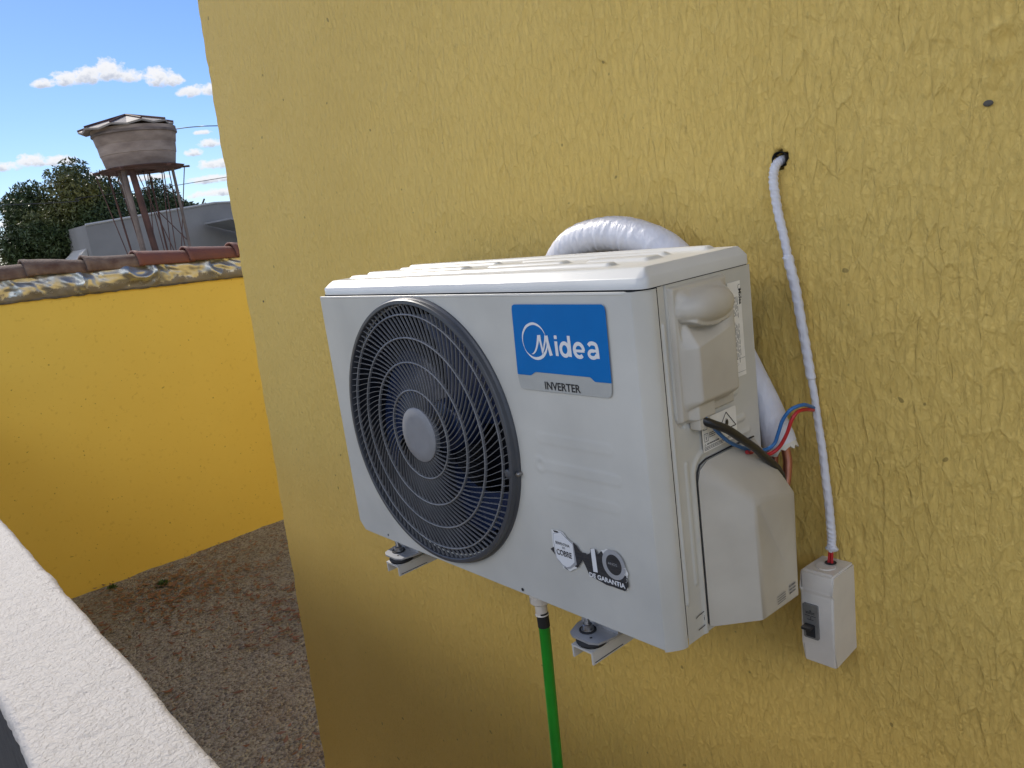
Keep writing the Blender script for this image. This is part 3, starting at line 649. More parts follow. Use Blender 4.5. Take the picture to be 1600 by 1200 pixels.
bm = BM()     # clip of the ring with its screw
a = math.radians(-9); cx, cz = FCX + (FR - .004) * math.cos(a), FCZ + (FR - .004) * math.sin(a)
lathe(bm, [(.0001, -.0148), (.005, -.0150), (.0070, -.0140), (.0075, -.010)], 24, 'Y', (cx - .007, 0, cz)); obj('ring_clip', bm, 'bezel', bz, smooth=40)
bm = BM(); lathe(bm, [(.0001, -.0095), (.0025, -.0092), (.0036, -.0075), (.0036, -.001)], 16, 'Y', (cx + .0075, 0, cz)); obj('ring_screw', bm, 'zinc', bz, smooth=40)

# blue brand sticker
st = BM()
gp = [(.5343, .3506), (.5345, .345), (.5372, .3325), (.5395, .3303), (.543, .3295), (.700, .3312), (.7037, .3325), (.7050, .336), (.7072, .3495)]
poly(st, [(.5350, .3480), (.5363, .336), (.5385, .3310), (.543, .3295), (.6995, .3305), (.7045, .333), (.7062, .338), (.7076, .3497), (.6808, .3495), (.672, .3550), (.573, .3553), (.5618, .3500), (.5350, .3497)], front, .0021)
sk = obj('brand_sticker', st, 'stick', ac)
tag(sk, 'blue and silver sticker with white and black lettering')
st = BM()
bl = [(.5349, .3502), (.5618, .3502), (.5658, .3520), (.5690, .3543), (.573, .3556), (.672, .3553), (.6755, .3535), (.6785, .3508), (.6808, .3498), (.7078, .35), (.7090, .40), (.7098, .440), (.7085, .4452), (.7045, .4478), (.5455, .4478), (.5410, .4460), (.5395, .4410)]
poly(st, bl, front, .0024); obj('blue_field', st, 'blue', sk)
st = BM()
# orbit ring (crescent) of the emblem
cx, cz, rr = .5782, .3983, .0237; pts = []; ws = []
for d_, w_ in ((22, .0004), (45, .0016), (70, .0030), (95, .0036), (125, .0034), (155, .0026), (180, .0014), (205, .0006), (225, .0012), (250, .0028), (275, .0040), (300, .0044), (322, .0036), (342, .0024), (358, .0010)):
    pts.append((cx + rr * math.cos(math.radians(d_)), cz + rr * math.sin(math.radians(d_)))); ws.append(w_)
ribbon(st, pts, ws, front, .0027, 5)
ribbon(st, [(.5695, .3805), (.5735, .3815), (.5785, .3862), (.5825, .3935), (.5855, .4015), (.5872, .4062)], [.0004, .0018, .0028, .0034, .0042, .0052], front, .00272, 6)
ribbon(st, [(.5882, .4070), (.5890, .4000), (.5905, .3920), (.5915, .3850), (.5910, .3830)], [.0050, .0040, .0034, .0036, .0030], front, .00274, 6)
ribbon(st, [(.5900, .3800), (.5935, .3870), (.5965, .3945), (.5993, .4015), (.6008, .4064)], [.0006, .0022, .0030, .0036, .0050], front, .00276, 6)
ribbon(st, [(.6020, .4066), (.6028, .3990), (.6048, .3900), (.6072, .3800)], [.0054, .0050, .0053, .0057], front, .00278, 6)
def arcp(cx, cz, rx, rz, a0, a1, n=9): return [(cx + rx * math.cos(math.radians(a0 + (a1 - a0) * k / n)), cz + rz * math.sin(math.radians(a0 + (a1 - a0) * k / n))) for k in range(n + 1)]
ribbon(st, [(.6185, .3800), (.6185, .3870), (.6185, .3935), (.6185, .3995)], .0052, front, .0027, 2)
poly(st, rrect(.6159, .6212, .4025, .4074, .0012, 3), front, .0027)
ribbon(st, arcp(.6335, .3893, .0072, .0083, 0, 358, 14), .0050, front, .0027, 3); ribbon(st, [(.6424, .3800), (.6424, .389), (.6424, .398), (.6424, .4075)], .0052, front, .00272, 2)
ribbon(st, arcp(.6586, .3892, .0080, .0086, 335, 0, 3)[::1] * 0 + arcp(.6586, .3892, .0080, .0086, -48, -362, 14), .0050, front, .0027, 3); ribbon(st, [(.6510, .3885), (.656, .3885), (.661, .3885), (.6682, .3885)], .0036, front, .00272, 2)
ribbon(st, [(.6758, .3960), (.6785, .3985), (.6830, .3992), (.6878, .3978), (.6897, .3935), (.6900, .387), (.6902, .3800)], .0050, front, .0027, 4)
ribbon(st, arcp(.6818, .3852, .0064, .0045, 70, 360, 10), .0046, front, .00272, 3)
ribbon(st, [(.6820, .3897), (.685, .3897), (.6895, .3897)], .0036, front, .00274, 2)
for f in st.faces: pass
obj('brand_lettering', st, 'white', sk, smooth=False)
text(None, 'INVERTER', .0150, front, .5868, .3331, .0026, 'black', 'lettering', sk, sx=.99, bold=.0003)

# torn warranty sticker
wt = BM()
so_ = jag([(.5625, .1253), (.5760, .1262), (.5871, .1262), (.5927, .1192), (.6020, .1150), (.6091, .1122), (.6104, .0860), (.6048, .0761), (.5912, .0672), (.5784, .0690), (.5774, .0752), (.5653, .0871), (.5625, .096)], 4, .0007)
poly(wt, so_, front, .0021); w_ = obj('warranty_sticker', wt, 'torn', ac); wt = BM(); zj = jag([(.6560, .108), (.6566, .1165), (.6680, .1200), (.6790, .1212), (.6880, .1160), (.6960, .1060), (.7010, .096), (.6993, .0880), (.6900, .083), (.675, .083)], 4, .0008); poly(wt, zj, front, .0021)
obj('torn_edge', wt, 'torn', w_); tag(w_, 'torn peeling black and white warranty sticker')
wt = BM()
poly(wt, jag([(.6050, .115), (.6104, .112), (.6183, .1036), (.6263, .1046), (.6293, .1028), (.6365, .1077), (.6373, .1135), (.6459, .1156), (.6505, .1082), (.6571, .1154), (.666, .105), (.692, .0905), (.6973, .0902), (.7003, .0762), (.6926, .067), (.6603, .0667), (.6305, .0717), (.62, .0927), (.6092, .0784), (.603, .078)], 3, .0004), front, .00235)
poly(wt, [(.5567, .0935), (.5640, .0985), (.5650, .0868)], front, .00235)
poly(wt, [(.5665, .1245), (.5760, .1250), (.5790, .1225), (.5690, .1222)], front, .00235); poly(wt, [(.5790, .0715), (.5850, .0690), (.5910, .0680), (.5840, .0712)], front, .0024)
obj('black_print', wt, 'dgrey', w_)
wt = BM()
poly(wt, [(.6378, .1136), (.6457, .1158), (.6466, .0810), (.6385, .0802)], front, .0026); obj('numeral_one', wt, 'white', w_)
wt = BM(); ribbon(wt, arcp(.6777, .1005, .0168, .0178, 0, 359, 18), .0068, front, .00265, 3); obj('numeral_zero', wt, 'lgrey', w_)
wt = BM(); poly(wt, arcp(.6779, .1005, .0135, .0146, 0, 350, 30), front, .0028); obj('zero_centre', wt, 'dgrey', w_)
wt = BM(); poly(wt, [(.5650, .1090), (.5666, .1199), (.5769, .1233), (.5824, .1255), (.5892, .1210), (.6052, .1128), (.6075, .0822), (.5940, .0725), (.587, .0702), (.5770, .0740), (.5664, .0829)], front, .0026); obj('shield_border', wt, 'lgrey', w_)
wt = BM(); poly(wt, jag([(.5660, .1090), (.5676, .1195), (.5769, .1228), (.5824, .1250), (.5892, .1200), (.6040, .1120), (.6040, .0850), (.5940, .0758), (.587, .0728), (.5790, .0748), (.5680, .0829)], 2, .0002), front, .0029); obj('shield', wt, 'white', w_)
text(None, 'SERPENTINA', .0058, front, .5692, .1052, .0031, 'black', 'lettering', w_, sx=.86, bold=.0001)
text(None, 'EM', .0048, front, .5820, .1003, .0031, 'black', 'lettering', w_, sx=1)
text(None, 'COBRE', .0118, front, .5695, .0893, .0031, 'black', 'lettering', w_, sx=.80, bold=.0004)
text(None, 'ANOS', .0052, front, .6680, .0995, .0030, 'lgrey', 'lettering', w_, sx=1.12)
text(None, 'DE GARANTIA', .0092, front, .6300, .0712, .0028, 'white', 'lettering', w_, sx=1.07, bold=.0003)
for a in [(.5705, .101, .03, .010), (.578, .093, .012, .004), (.695, .095, .008, .03)]:
    for k in range(7):                                    # torn specks over the prints
        wt = BM(); x, z = a[0] + random.random() * a[2], a[1] - random.random() * a[3]
        poly(wt, jag([(x, z), (x + .0012, z + .0003), (x + .0016, z + .001), (x + .0003, z + .0012)], 2, .0003), front, .0033)
        obj('paper_scuff', wt, 'torn', w_)

# terminal cover: rounded moulded cover with hooded grip
def termf(U, V):
    y, z = U, V
    base = pad(y, z, .047, .163, .2895, .459, .004) * .0025
    body = .022 * pad(y, z, .0490, .1625, .298, .458, .020) * (1 - .18 * sstep(.41, .456, z))
    hb = .4275 - .0225 * np.sqrt(np.clip(1 - ((y - .104) / .0515) ** 2, 0, 1))          # lower lip of the hood
    he = np.abs((y - .104) / .0515) ** 2.2 + np.abs((z - .4290) / .0225) ** 2.2
    hood = .034 * np.clip(1 - he, 0, 1) ** .42
    zl = .381 + .20 * (y - .055)                                                        # where the finger recess runs out
    rec = np.where(z < hb, np.clip((z - zl) / np.maximum(hb - zl, 1e-4), 0, 1), 0) * sstep(.054, .060, y) * (1 - sstep(.100, .142, y)) * .017
    neck = .014 * pad(y, z, .060, .108, .284, .325, .008)
    h = np.maximum.reduce([base, body - rec, hood, neck])
    return SX + .0035 + h - .0055 * (1 - pad(y, z, .0465, .1645, .2895, .4595, .003)), y, z
tcov = grid('terminal_cover', np.arange(.0455, .1660, .0014), np.arange(.2850, .4602, .0014), termf, 'plastic', ac, smooth=180)
tag(tcov, 'moulded cover with hooded finger grip')
bm = BM(); box(bm, .766, .782, .068, .090, .278, .294, .002); obj('cable_outlet', bm, 'plastic', tcov)

# valve cover: bulky tapering box at the lower back corner
bm = BM()
def quad(*p): return bm.faces.new([q if not isinstance(q, tuple) else bm.verts.new(q) for q in p])
base = [(.7675, .0735, .006), (.7675, .2380, .004), (.7675, .2380, .190), (.7675, .205, .2270), (.7675, .155, .2290), (.7675, .096, .2290), (.7675, .0790, .221), (.7675, .0735, .206)]
rim = [(.7715, .0790, .004), (.7715, .2380, .002), (.7715, .2370, .188), (.7715, .203, .2250), (.7715, .155, .2262), (.7715, .099, .2262), (.7715, .0840, .218), (.7715, .0790, .204)]
outr = [(.815, .1310, .0030), (.8150, .2180, -.0010), (.8150, .2230, .1480), (.8120, .2160, .1570), (.8140, .178, .1640), (.8120, .1420, .1700), (.812, .1330, .1700), (.8150, .1270, .1620)]
V0 = [bm.verts.new(p) for p in base]; V1 = [bm.verts.new(p) for p in rim]; V2 = [bm.verts.new(p) for p in outr]; n = 8
for i in range(n):
    j = (i + 1) % n; bm.faces.new((V0[i], V0[j], V1[j], V1[i])); bm.faces.new((V1[i], V1[j], V2[j], V2[i]))
bm.faces.new(V2); bm.faces.new(V0[::-1])
bmesh.ops.bevel(bm, geom=[e for e in bm.edges if all(v in V2 for v in e.verts)], offset=.0075, segments=5, affect='EDGES', profile=.6)
vc = obj('valve_cover', bm, 'plastic', ac, smooth=50)
tag(vc, 'bulky tapered plastic cover over the valves')
bm = BM(); tube(bm, [Vector((.7662, y, z)) for y, z in [(.0715, .01), (.0715, .205), (.0745, .219), (.081, .2275), (.095, .2312), (.155, .2312), (.206, .2292)]], .0013, 6); obj('cover_gap', bm, 'seam', vc)
def vo(a, b, d): return (.8155 + d, a, b)
bm = BM()
for k in range(4): poly(bm, [(.160, .012 + k * .0034), (.181, .012 + k * .0034), (.181, .0132 + k * .0034), (.160, .0132 + k * .0034)], vo, .0003)
for k in range(3): poly(bm, [(.191 , .014 + k * .005), (.207, .014 + k * .005), (.207, .0165 + k * .005), (.191, .0165 + k * .005)], vo, .0003)
obj('moulded_marks', bm, 'ink', vc)

# nameplate on the right end (code square left out)
bm = BM(); poly(bm, [(.1700, .319), (.1995, .319), (.1985, .445), (.1690, .445)], side, .0012); pl = obj('rating_plate', bm, 'paper', ac)
tag(pl, 'narrow paper rating label with small print')
bm = BM(); rr2 = random.Random(5)
for cidx in range(9):
    y = .1715 + cidx * .0029; z = .425
    if cidx > 6: continue
    while z > .345:
        L = rr2.uniform(.002, .011)
        if not (.400 > z > .394): poly(bm, [(y, z - L), (y + .0010, z - L), (y + .0010, z), (y, z)], side, .00145)
        z -= L + rr2.uniform(.0008, .003)
for k in (.3425, .3245): poly(bm, [(.1712, k), (.1985, k), (.1985, k + .0005), (.1712, k + .0005)], side, .00145)
ribbon(bm, [(.1735, .330), (.1735, .341), (.1835, .3355), (.1735, .330)], .0007, side, .0015, 1)
ribbon(bm, [(.1752, .3355), (.1785, .3355)], .0008, side, .0015, 2)
obj('small_print', bm, 'ink', pl)
text(None, 'Midea', .0085, side, .1935, .4345, .00145, 'black', 'lettering', pl, rot=-PI / 2, bold=.0002)
bm = BM(); ribbon(bm, arcp(.1955, .4370, .0030, .0030, 60, 340, 10), .0006, side, .0015, 2); obj('emblem', bm, 'black', pl)

# flammability label
bm = BM(); poly(bm, rrect(.0890, .1660, .2410, .2845, .003), side, .0030); fl = obj('warning_label', bm, 'paper', ac)
tag(fl, 'warning label with black triangle and flame')
bm = BM()
ribbon(bm, [(.1225, .2585), (.1430, .2810)], .0014, side, .0034, 2); ribbon(bm, [(.1430, .2810), (.1632, .2585)], .0014, side, .0034, 2); ribbon(bm, [(.1218, .2585), (.1638, .2585)], .0014, side, .0034, 2)
poly(bm, [(.1405, .2620), (.1385, .2650), (.1400, .2680), (.1425, .2735), (.1432, .2700), (.1455, .2715), (.1470, .2670), (.1462, .2640), (.1445, .2620)], side, .0034)
poly(bm, [(.1385, .2600), (.1470, .2600), (.1470, .2609), (.1385, .2609)], side, .0034)
for x0, z0 in ((.0915, .2700), (.0925, .2545)):
    ribbon(bm, [(x0, z0), (x0 + .008, z0)], .0006, side, .0034, 1); ribbon(bm, [(x0, z0 + .010), (x0 + .008, z0 + .010)], .0006, side, .0034, 1); ribbon(bm, [(x0, z0), (x0, z0 + .010)], .0006, side, .0034, 1); ribbon(bm, [(x0 + .008, z0), (x0 + .008, z0 + .010)], .0006, side, .0034, 1)
    ribbon(bm, [(x0 + .004, z0 + .002), (x0 + .004, z0 + .0062)], .0012, side, .0034, 1); poly(bm, rrect(x0 + .0034, x0 + .0046, z0 + .0072, z0 + .0084, .0004, 2), side, .0034)
for (a, b, z, w2) in ((.103, .119, .2630, .0011), (.103, .121, .2605, .0012), (.103, .116, .2580, .0009)):
    x = a
    while x < b: L = rr2.uniform(.0015, .0035); poly(bm, [(x, z), (min(x + L, b), z), (min(x + L, b), z + w2), (x, z + w2)], side, .0034); x += L + .0007
for (a, b, z, w2) in ((.0975, .124, .2495, .0016), (.0915, .155, .2465, .0007), (.0915, .150, .2447, .0007), (.0915, .132, .2429, .0007)):
    x = a
    while x < b: L = rr2.uniform(.0012, .005); poly(bm, [(x, z), (min(x + L, b), z), (min(x + L, b), z + w2), (x, z + w2)], side, .0034); x += L + .0008
ribbon(bm, [(.0920, .2492), (.0938, .2518), (.0956, .2492), (.0920, .2492)], .0005, side, .0034, 1)
obj('warning_print', bm, 'black', fl)
bm = BM()
ribbon(bm, [(.0640, .0240), (.0690, .0240), (.0740, .0240)], .0011, side, .0012, 2); ribbon(bm, [(.0560, .0280), (.0560, .0250), (.0600, .0240)], .0009, side, .0012, 2) if False else None
ribbon(bm, [(.0480, .0270), (.0500, .0290), (.0700, .0310)], .0013, side, .0012, 3); ribbon(bm, [(.0500, .0100), (.0600, .0105), (.0710, .0115)], .0013, side, .0012, 3); ribbon(bm, [(.0640, .0230), (.0645, .0180)], .001, side, .0012, 2)
obj('knockout_mark', bm, 'seam', ac)
# feet with bolts
def foot(cx, y0=-.020):
    bm = BM(); w = .035
    pts = [(cx - w, .075), (cx - w, .010), (cx - w * .75, y0 + .006), (cx - w * .45, y0), (cx + w * .45, y0), (cx + w * .80, y0 + .006), (cx + w, .012), (cx + w * 1.1, .075)]
    prism(bm, pts, -.0245, -.0215, lambda a, b, d: (a, b, d))
    prism(bm, [(cx - w, .020), (cx + w, .020), (cx + w * 1.1, .075), (cx - w, .075)], -.0213, -.0045, lambda a, b, d: (a, b, d))
    o = obj('mounting_foot', bm, 'galv', ac, smooth=30)
    for dx, dy in ((-.017, .0), (.010, -.009)): bm = BM(); lathe(bm, [(.0001, -.0211), (.0022, -.0212)], 10, 'Z', (cx + dx, dy, 0)); obj('foot_hole', bm, 'seam', o)
for cx in (.128, .615): foot(cx)
bm = BM(); lathe(bm, [(.001, 0), (.0024, .0004)], 8, 'Y', (.10, -.0006, .0075)); obj('drain_slot', bm, 'seam', fp); bm = BM(); lathe(bm, [(.0001, -.0006), (.0028, -.0006)], 10, 'Y', (.479, -.0006, .006)); obj('drain_slot', bm, 'seam', fp)

# ================================================================ BRACKETS
def bracket(cx, first=None):
    if first is None:
        t = thing('wall_bracket', (cx, YW, -.04), 'white steel wall bracket holding the right end of the air conditioner', 'wall bracket', 'brackets under the air conditioner')
        bm = BM(); th = .003; w = .020
        box(bm, cx - w, cx + w, -.018, YW - .002, -.0405, -.0375); box(bm, cx - w, cx - w + th, -.0175, YW - .002, -.0575, -.0408); box(bm, cx + w - th, cx + w, -.0175, YW - .002, -.0575, -.0408)
        obj('arm', bm, 'bracket', t)
        bm = BM(); box(bm, cx + w - .0005, cx + w + .0004, -.014, .045, -.0552, -.0540); obj('arm_slot', bm, 'seam', t)
        bm = BM(); box(bm, cx - .02, cx + .02, YW - .009, YW - .003, -.036, .12, .001); obj('upright', bm, 'bracket', t)
        bm = BM()
        a_, b_ = Vector((cx, .06, -.060)), Vector((cx, YW - .012, -.33)); tube(bm, [a_, b_], .008, 4); obj('brace', bm, 'bracket', t) if False else bm.free()
        bm = BM(); lathe(bm, [(.0001, -.0372), (.021, -.0372), (.023, -.033), (.020, -.027), (.017, -.0248), (.0001, -.0248)], 28, 'Z', (cx, .004, 0)); obj('rubber_pad', bm, 'rubber', t, smooth=50)
        bm = BM(); lathe(bm, [(.0001, -.0213), (.0125, -.0213), (.0125, -.0197), (.0001, -.0197)], 24, 'Z', (cx - .006, .004, 0)); obj('washer', bm, 'rubber', t)
        bm = BM(); lathe(bm, [(.0001, -.0196), (.0095, -.0196), (.0092, -.0182), (.0072, -.0182), (.0072, -.0120), (.0062, -.0112), (.0042, -.0112)] + [(.0042 - .0004 * (k % 2), -.0112 + k * .0009) for k in range(13)] + [(.0032, .0012), (.0001, .0012)], 6 if False else 18, 'Z', (cx - .006, .004, 0)); obj('bolt', bm, 'zinc', t, smooth=30)
        return t
    c = first.copy(); COL.objects.link(c); c.location.x = cx
    for ch in first.children: d = ch.copy(); COL.objects.link(d); d.parent = c
    return c
b1 = bracket(.613)
b2 = bracket(.127, b1); b2['label'] = 'white steel wall bracket holding the fan end of the air conditioner'

# ================================================================ PIPES, CABLES
t = thing('insulated_pipe', (.49, YW, .40), 'white tape wrapped insulated pipe arching behind the air conditioner', 'pipe')
pp = spline([(.335, .318, .385), (.338, .292, .430), (.358, .280, .472), (.402, .276, .503), (.47, .275, .5145), (.540, .275, .505), (.602, .275, .474), (.655, .275, .412), (.700, .275, .330), (.735, .274, .265), (.758, .273, .215), (.766, .273, .197)], 9)
n = len(pp); rads = [(.0280 if i / n < .55 else .0280 - .0045 * (i / n - .55) / .45) for i in range(n)]
bm = BM()
def wr(tt, an):
    return 1 + .030 * math.sin(tt * 150 + an) + .05 * (math.sin(an * 2 + tt * 23) * .5 + .5) * math.sin(tt * 310 + 3 * math.sin(an * 2)) * math.exp(-((tt - .42) / .2) ** 2)
tube(bm, pp, rads, 40, rfun=None)
bm.free(); bm = BM()
pp = spline([(.335, .318, .385), (.338, .292, .430), (.358, .280, .472), (.402, .276, .503), (.47, .275, .5145), (.540, .275, .505), (.602, .275, .474), (.655, .275, .412), (.700, .275, .330), (.735, .274, .265), (.758, .273, .215), (.766, .273, .197)], 36)
n = len(pp); rads = [(.0280 if i / n < .55 else .0280 - .0045 * (i / n - .55) / .45) for i in range(n)]
def wr(tt, an):
    f = math.exp(-((tt - .36) / .16) ** 2)
    w = math.sin(tt * 260 + 2.2 * math.sin(an * 1.0 + 9 * tt)) * (0.5 + .5 * math.sin(tt * 97 + an * 3))
    return 1 + .055 * f * w * (.4 + .6 * max(0, math.sin(an * 1 + 4))) + .012 * math.sin(tt * 60 + an * 2) + .010 * (1 if ((tt * 15 + an / (2 * PI)) % 1) < .12 else 0)
tube(bm, pp, rads, 44, rfun=wr); obj('pipe_wrap', bm, 'wrap', t, smooth=60)
bm = BM(); c0 = pp[-1]; dr = (pp[-1] - pp[-4]).normalized(); 
ring = []
u = dr.cross(Vector((0, 1, 0))).normalized(); w2 = dr.cross(u)
lo = [];hi = []
for k in range(30):
    a = 2 * PI * k / 30; lo.append(bm.verts.new(c0 - dr * .006 + (u * math.cos(a) + w2 * math.sin(a)) * .0228)); hi.append(bm.verts.new(c0 + dr * (.004 + random.random() * .010) + (u * math.cos(a) + w2 * math.sin(a)) * .0222))
cc = bm.verts.new(c0 - dr * .001)
for k in range(30): bm.faces.new((lo[k], lo[(k + 1) % 30], hi[(k + 1) % 30], hi[k])); bm.faces.new((hi[k], hi[(k + 1) % 30], cc))
obj('torn_foam_end', bm, 'foam', t, smooth=False)
for dx, r in ((-.009, .0048), (.008, .0064)):
    bm = BM(); P = spline([c0 + Vector((dx, 0, .02)), c0 + Vector((dx, 0, -.006)), c0 + Vector((dx * 1.2 + .001, -.002, -.028)), c0 + Vector((dx * 1.2, -.012, -.060)), c0 + Vector((dx * .9, -.040, -.085)), Vector((.770, .205, .100))], 8); tube(bm, P, r, 14); obj('copper_tube', bm, 'copper', t)
bm = BM(); poly(bm, [(.385, .480), (.398, .488), (.430, .5005), (.412, .486)], lambda a, b, d: (a, .250 - d, b), 0); bm.free()

# white wrapped cable from the hole down to the switch box, wires branching to the unit
def wcab(name, label, pts, rad, m, cat='cable', seg=12, rfun=None, nsp=12, taper=None):
    P = spline(pts, nsp); bm = BM(); tube(bm, P, taper(len(P)) if taper else rad, seg, rfun=rfun)
    lo = min(P, key=lambda p: p.z)
    o = obj(name, bm, m, None, smooth=50); o.data.transform(Matrix.Translation(-lo)); o.location = lo
    return tag(o, label, cat)
def tw(tt, an): return 1 + .05 * math.sin(an * 3 + tt * 330) + .04 * math.sin(an + tt * 70) + .10 * (((tt * 52 + an / (2 * PI)) % 1) ** 3)
def tap(n):
    out = []
    for i in range(n):
        f = i / n; r = .0068 + .0008 * math.sin(f * 9)
        if .36 < f < .56: r += .0018
        if f > .90: r = .0072 + .0040 * math.exp(-((f - .945) / .022) ** 2)
        if f > .975: r = .0045
        out.append(r * .80)
    return out
wcab('wrapped_cable', 'white tape wrapped cable running down the wall from the hole to the switch box',
     [(.7585, .350, .592), (.7580, .330, .5905), (.7560, .3165, .581), (.7550, .314, .563), (.7575, .314, .532), (.7645, .314, .493), (.772, .314, .450), (.7810, .314, .400), (.7885, .314, .340), (.7960, .314, .285), (.8015, .314, .235), (.8070, .314, .180), (.8110, .314, .125), (.8140, .314, .075), (.8155, .312, .050), (.8165, .309, .036), (.8165, .307, .030)], .007, 'wrap', seg=20, rfun=tw, nsp=40, taper=tap)
t = thing('switch_supply_wires', (.8160, .305, .0), 'short red wires entering the top of the white switch box', 'wires')
for dx in (-.0022, .0022):
    bm = BM(); tube(bm, spline([(.8165 + dx * .6, .308, .040), (.8160 + dx, .305, .020), (.8160 + dx * 1.2, .302, .004), (.816 + dx, .300, -.01)], 6), .0021, 8); obj('wire', bm, 'wirer', t)
wcab('black_cable', 'thick black cable leaving the terminal cover and lying on the valve cover',
     [(.774, .078, .300), (.7780, .078, .290), (.786, .086, .283), (.7930, .108, .270), (.7950, .135, .2500), (.7940, .165, .2285), (.7920, .190, .2080), (.7910, .212, .1900), (.788, .232, .170), (.786, .245, .14)], .0052, 'wirek', seg=16, nsp=10, rfun=lambda tt, an: 1 + .10 * abs(math.cos(an)))
wcab('blue_wire', 'blue wire looping from the wrapped cable to the air conditioner',
     [(.780, .080, .292), (.7864, .086, .2830), (.7821, .1, .2698), (.779, .13, .2454), (.7756, .17, .2242), (.7724, .205, .2104), (.7748, .225, .2066), (.7794, .236, .2123), (.7839, .24, .2275), (.7894, .244, .2454), (.7993, .25, .2594), (.8064, .268, .2617), (.8040, .290, .2540), (.8010, .306, .2470)], .0026, 'wireb', 'wire', nsp=8)
wcab('red_wire', 'red wire looping from the wrapped cable to the air conditioner',
     [(.7790, .168, .2200), (.7759, .19, .2110), (.7737, .21, .2026), (.7774, .228, .1995), (.7857, .238, .2079), (.7946, .243, .2261), (.8011, .247, .2459), (.8051, .256, .2548), (.8055, .275, .2530), (.8010, .305, .2439)], .0026, 'wirer', 'wire', nsp=8)

# drain fitting and green hose
t = thing('garden_hose', (.335, .10, GZ), 'bright green hose hanging from the white drain fitting under the air conditioner', 'hose')
X0, Y0 = .376, .118
bm = BM(); lathe(bm, [(.001, .004), (.0160, .004), (.0155, -.062), (.0150, -.084), (.0182, -.086), (.0182, -.098), (.0150, -.101), (.0110, -.103), (.0110, -.121), (.0125, -.123), (.0001, -.1231)], 32, 'Z', (X0, Y0, 0)); obj('drain_fitting', bm, 'pvc', t, smooth=35)
hp = spline([(X0 + .0005, Y0, -.118), (X0 + .001, Y0, -.150), (X0 - .001, Y0, -.20), (X0 - .006, Y0, -.30), (X0 - .012, Y0, -.42), (X0 - .020, Y0, -.56), (X0 - .035, Y0 + .01, -.80), (X0 - .05, Y0 + .02, -1.1), (X0 - .06, Y0 + .03, -1.45), (X0 - .05, Y0, -1.64), (X0 + .02, Y0 - .06, -1.685), (X0 + .2, Y0 - .1, -1.685)], 10)
bm = BM(); tube(bm, [p for p in hp[:10]], .0108, 20); obj('hose_end', bm, 'rubber', t)
bm = BM(); tube(bm, hp[9:], .0100, 20); obj('hose_pipe', bm, 'hose', t)

# switch box with breaker
t = thing('switch_box', (.815, YW, -.131), 'white plastic switch box with a single grey breaker on the yellow wall', 'switch box')
bm = BM()
x0, x1_, yf, yb, zt_, zb_ = .7895, .8395, .2625, YW + .004, .012, -.1300
# front lower face stands proud below a step near the top
pr = [(yb, zb_ + .003), (yb, zt_ - .001), (yf + .0055, zt_ + .002), (yf + .0020, zt_ - .002), (yf + .0020, -.0150), (yf - .0005, -.0200), (yf - .0010, -.100), (yf + .002, zb_ - .002)]
prism(bm, pr, x0, x1_, lambda a, b, d: (d, a, b))
bmesh.ops.bevel(bm, geom=[e for e in bm.edges if abs(e.verts[0].co.x - e.verts[1].co.x) > .01] + [e for e in bm.edges if abs(e.verts[0].co.x - e.verts[1].co.x) < 1e-5], offset=.0028, segments=3, affect='EDGES')
sb = obj('box_body', bm, 'box', t, smooth=45)
bm = BM(); lathe(bm, [(.0001, .0005), (.0132, .0010), (.0140, -.0005), (.0138, -.003)], 30, 'Z', (.8150, .293, .0135)); obj('knockout_cap', bm, 'box', t)
bm = BM(); lathe(bm, [(.0001, .0022), (.0085, .0022)], 14, 'Z', (.8165, .304, .0130)); obj('cable_entry', bm, 'seam', t)
br = BM(); fnb = lambda a, b, d: (a, yf - d, b)
prism(br, rrect(.7945, .8175, -.0890, -.0350, .0025), -.001, .0045, fnb); bk = obj('breaker', br, 'brk', t)
bm = BM(); prism(bm, rrect(.7985, .8125, -.0860, -.0660, .001, 2), .0046, .0052, fnb); obj('lever_slot', bm, 'seam', bk)
bm = BM(); box(bm, .7985, .8125, yf - .0190, yf - .0053, -.0690, -.0648, .001); box(bm, .7995, .8115, yf - .0085, yf - .0053, -.0790, -.0692, .0008); obj('lever', bm, 'rubber', bk)
bm = BM()
for z, a, b in ((-.0475, .799, .813), (-.0495, .799, .813), (-.0530, .7975, .8055), (-.0530, .8075, .8145), (-.0590, .801, .811)): poly(bm, [(a, z), (b, z), (b, z + .0010), (a, z + .0010)], fnb, .0048)
ribbon(bm, [(.8065, -.0530), (.8065, -.0590)], .0007, fnb, .0048, 1); poly(bm, [(.8045, -.0455), (.8085, -.0455), (.8065, -.0430)], fnb, .0048)
obj('breaker_print', bm, 'black', bk)

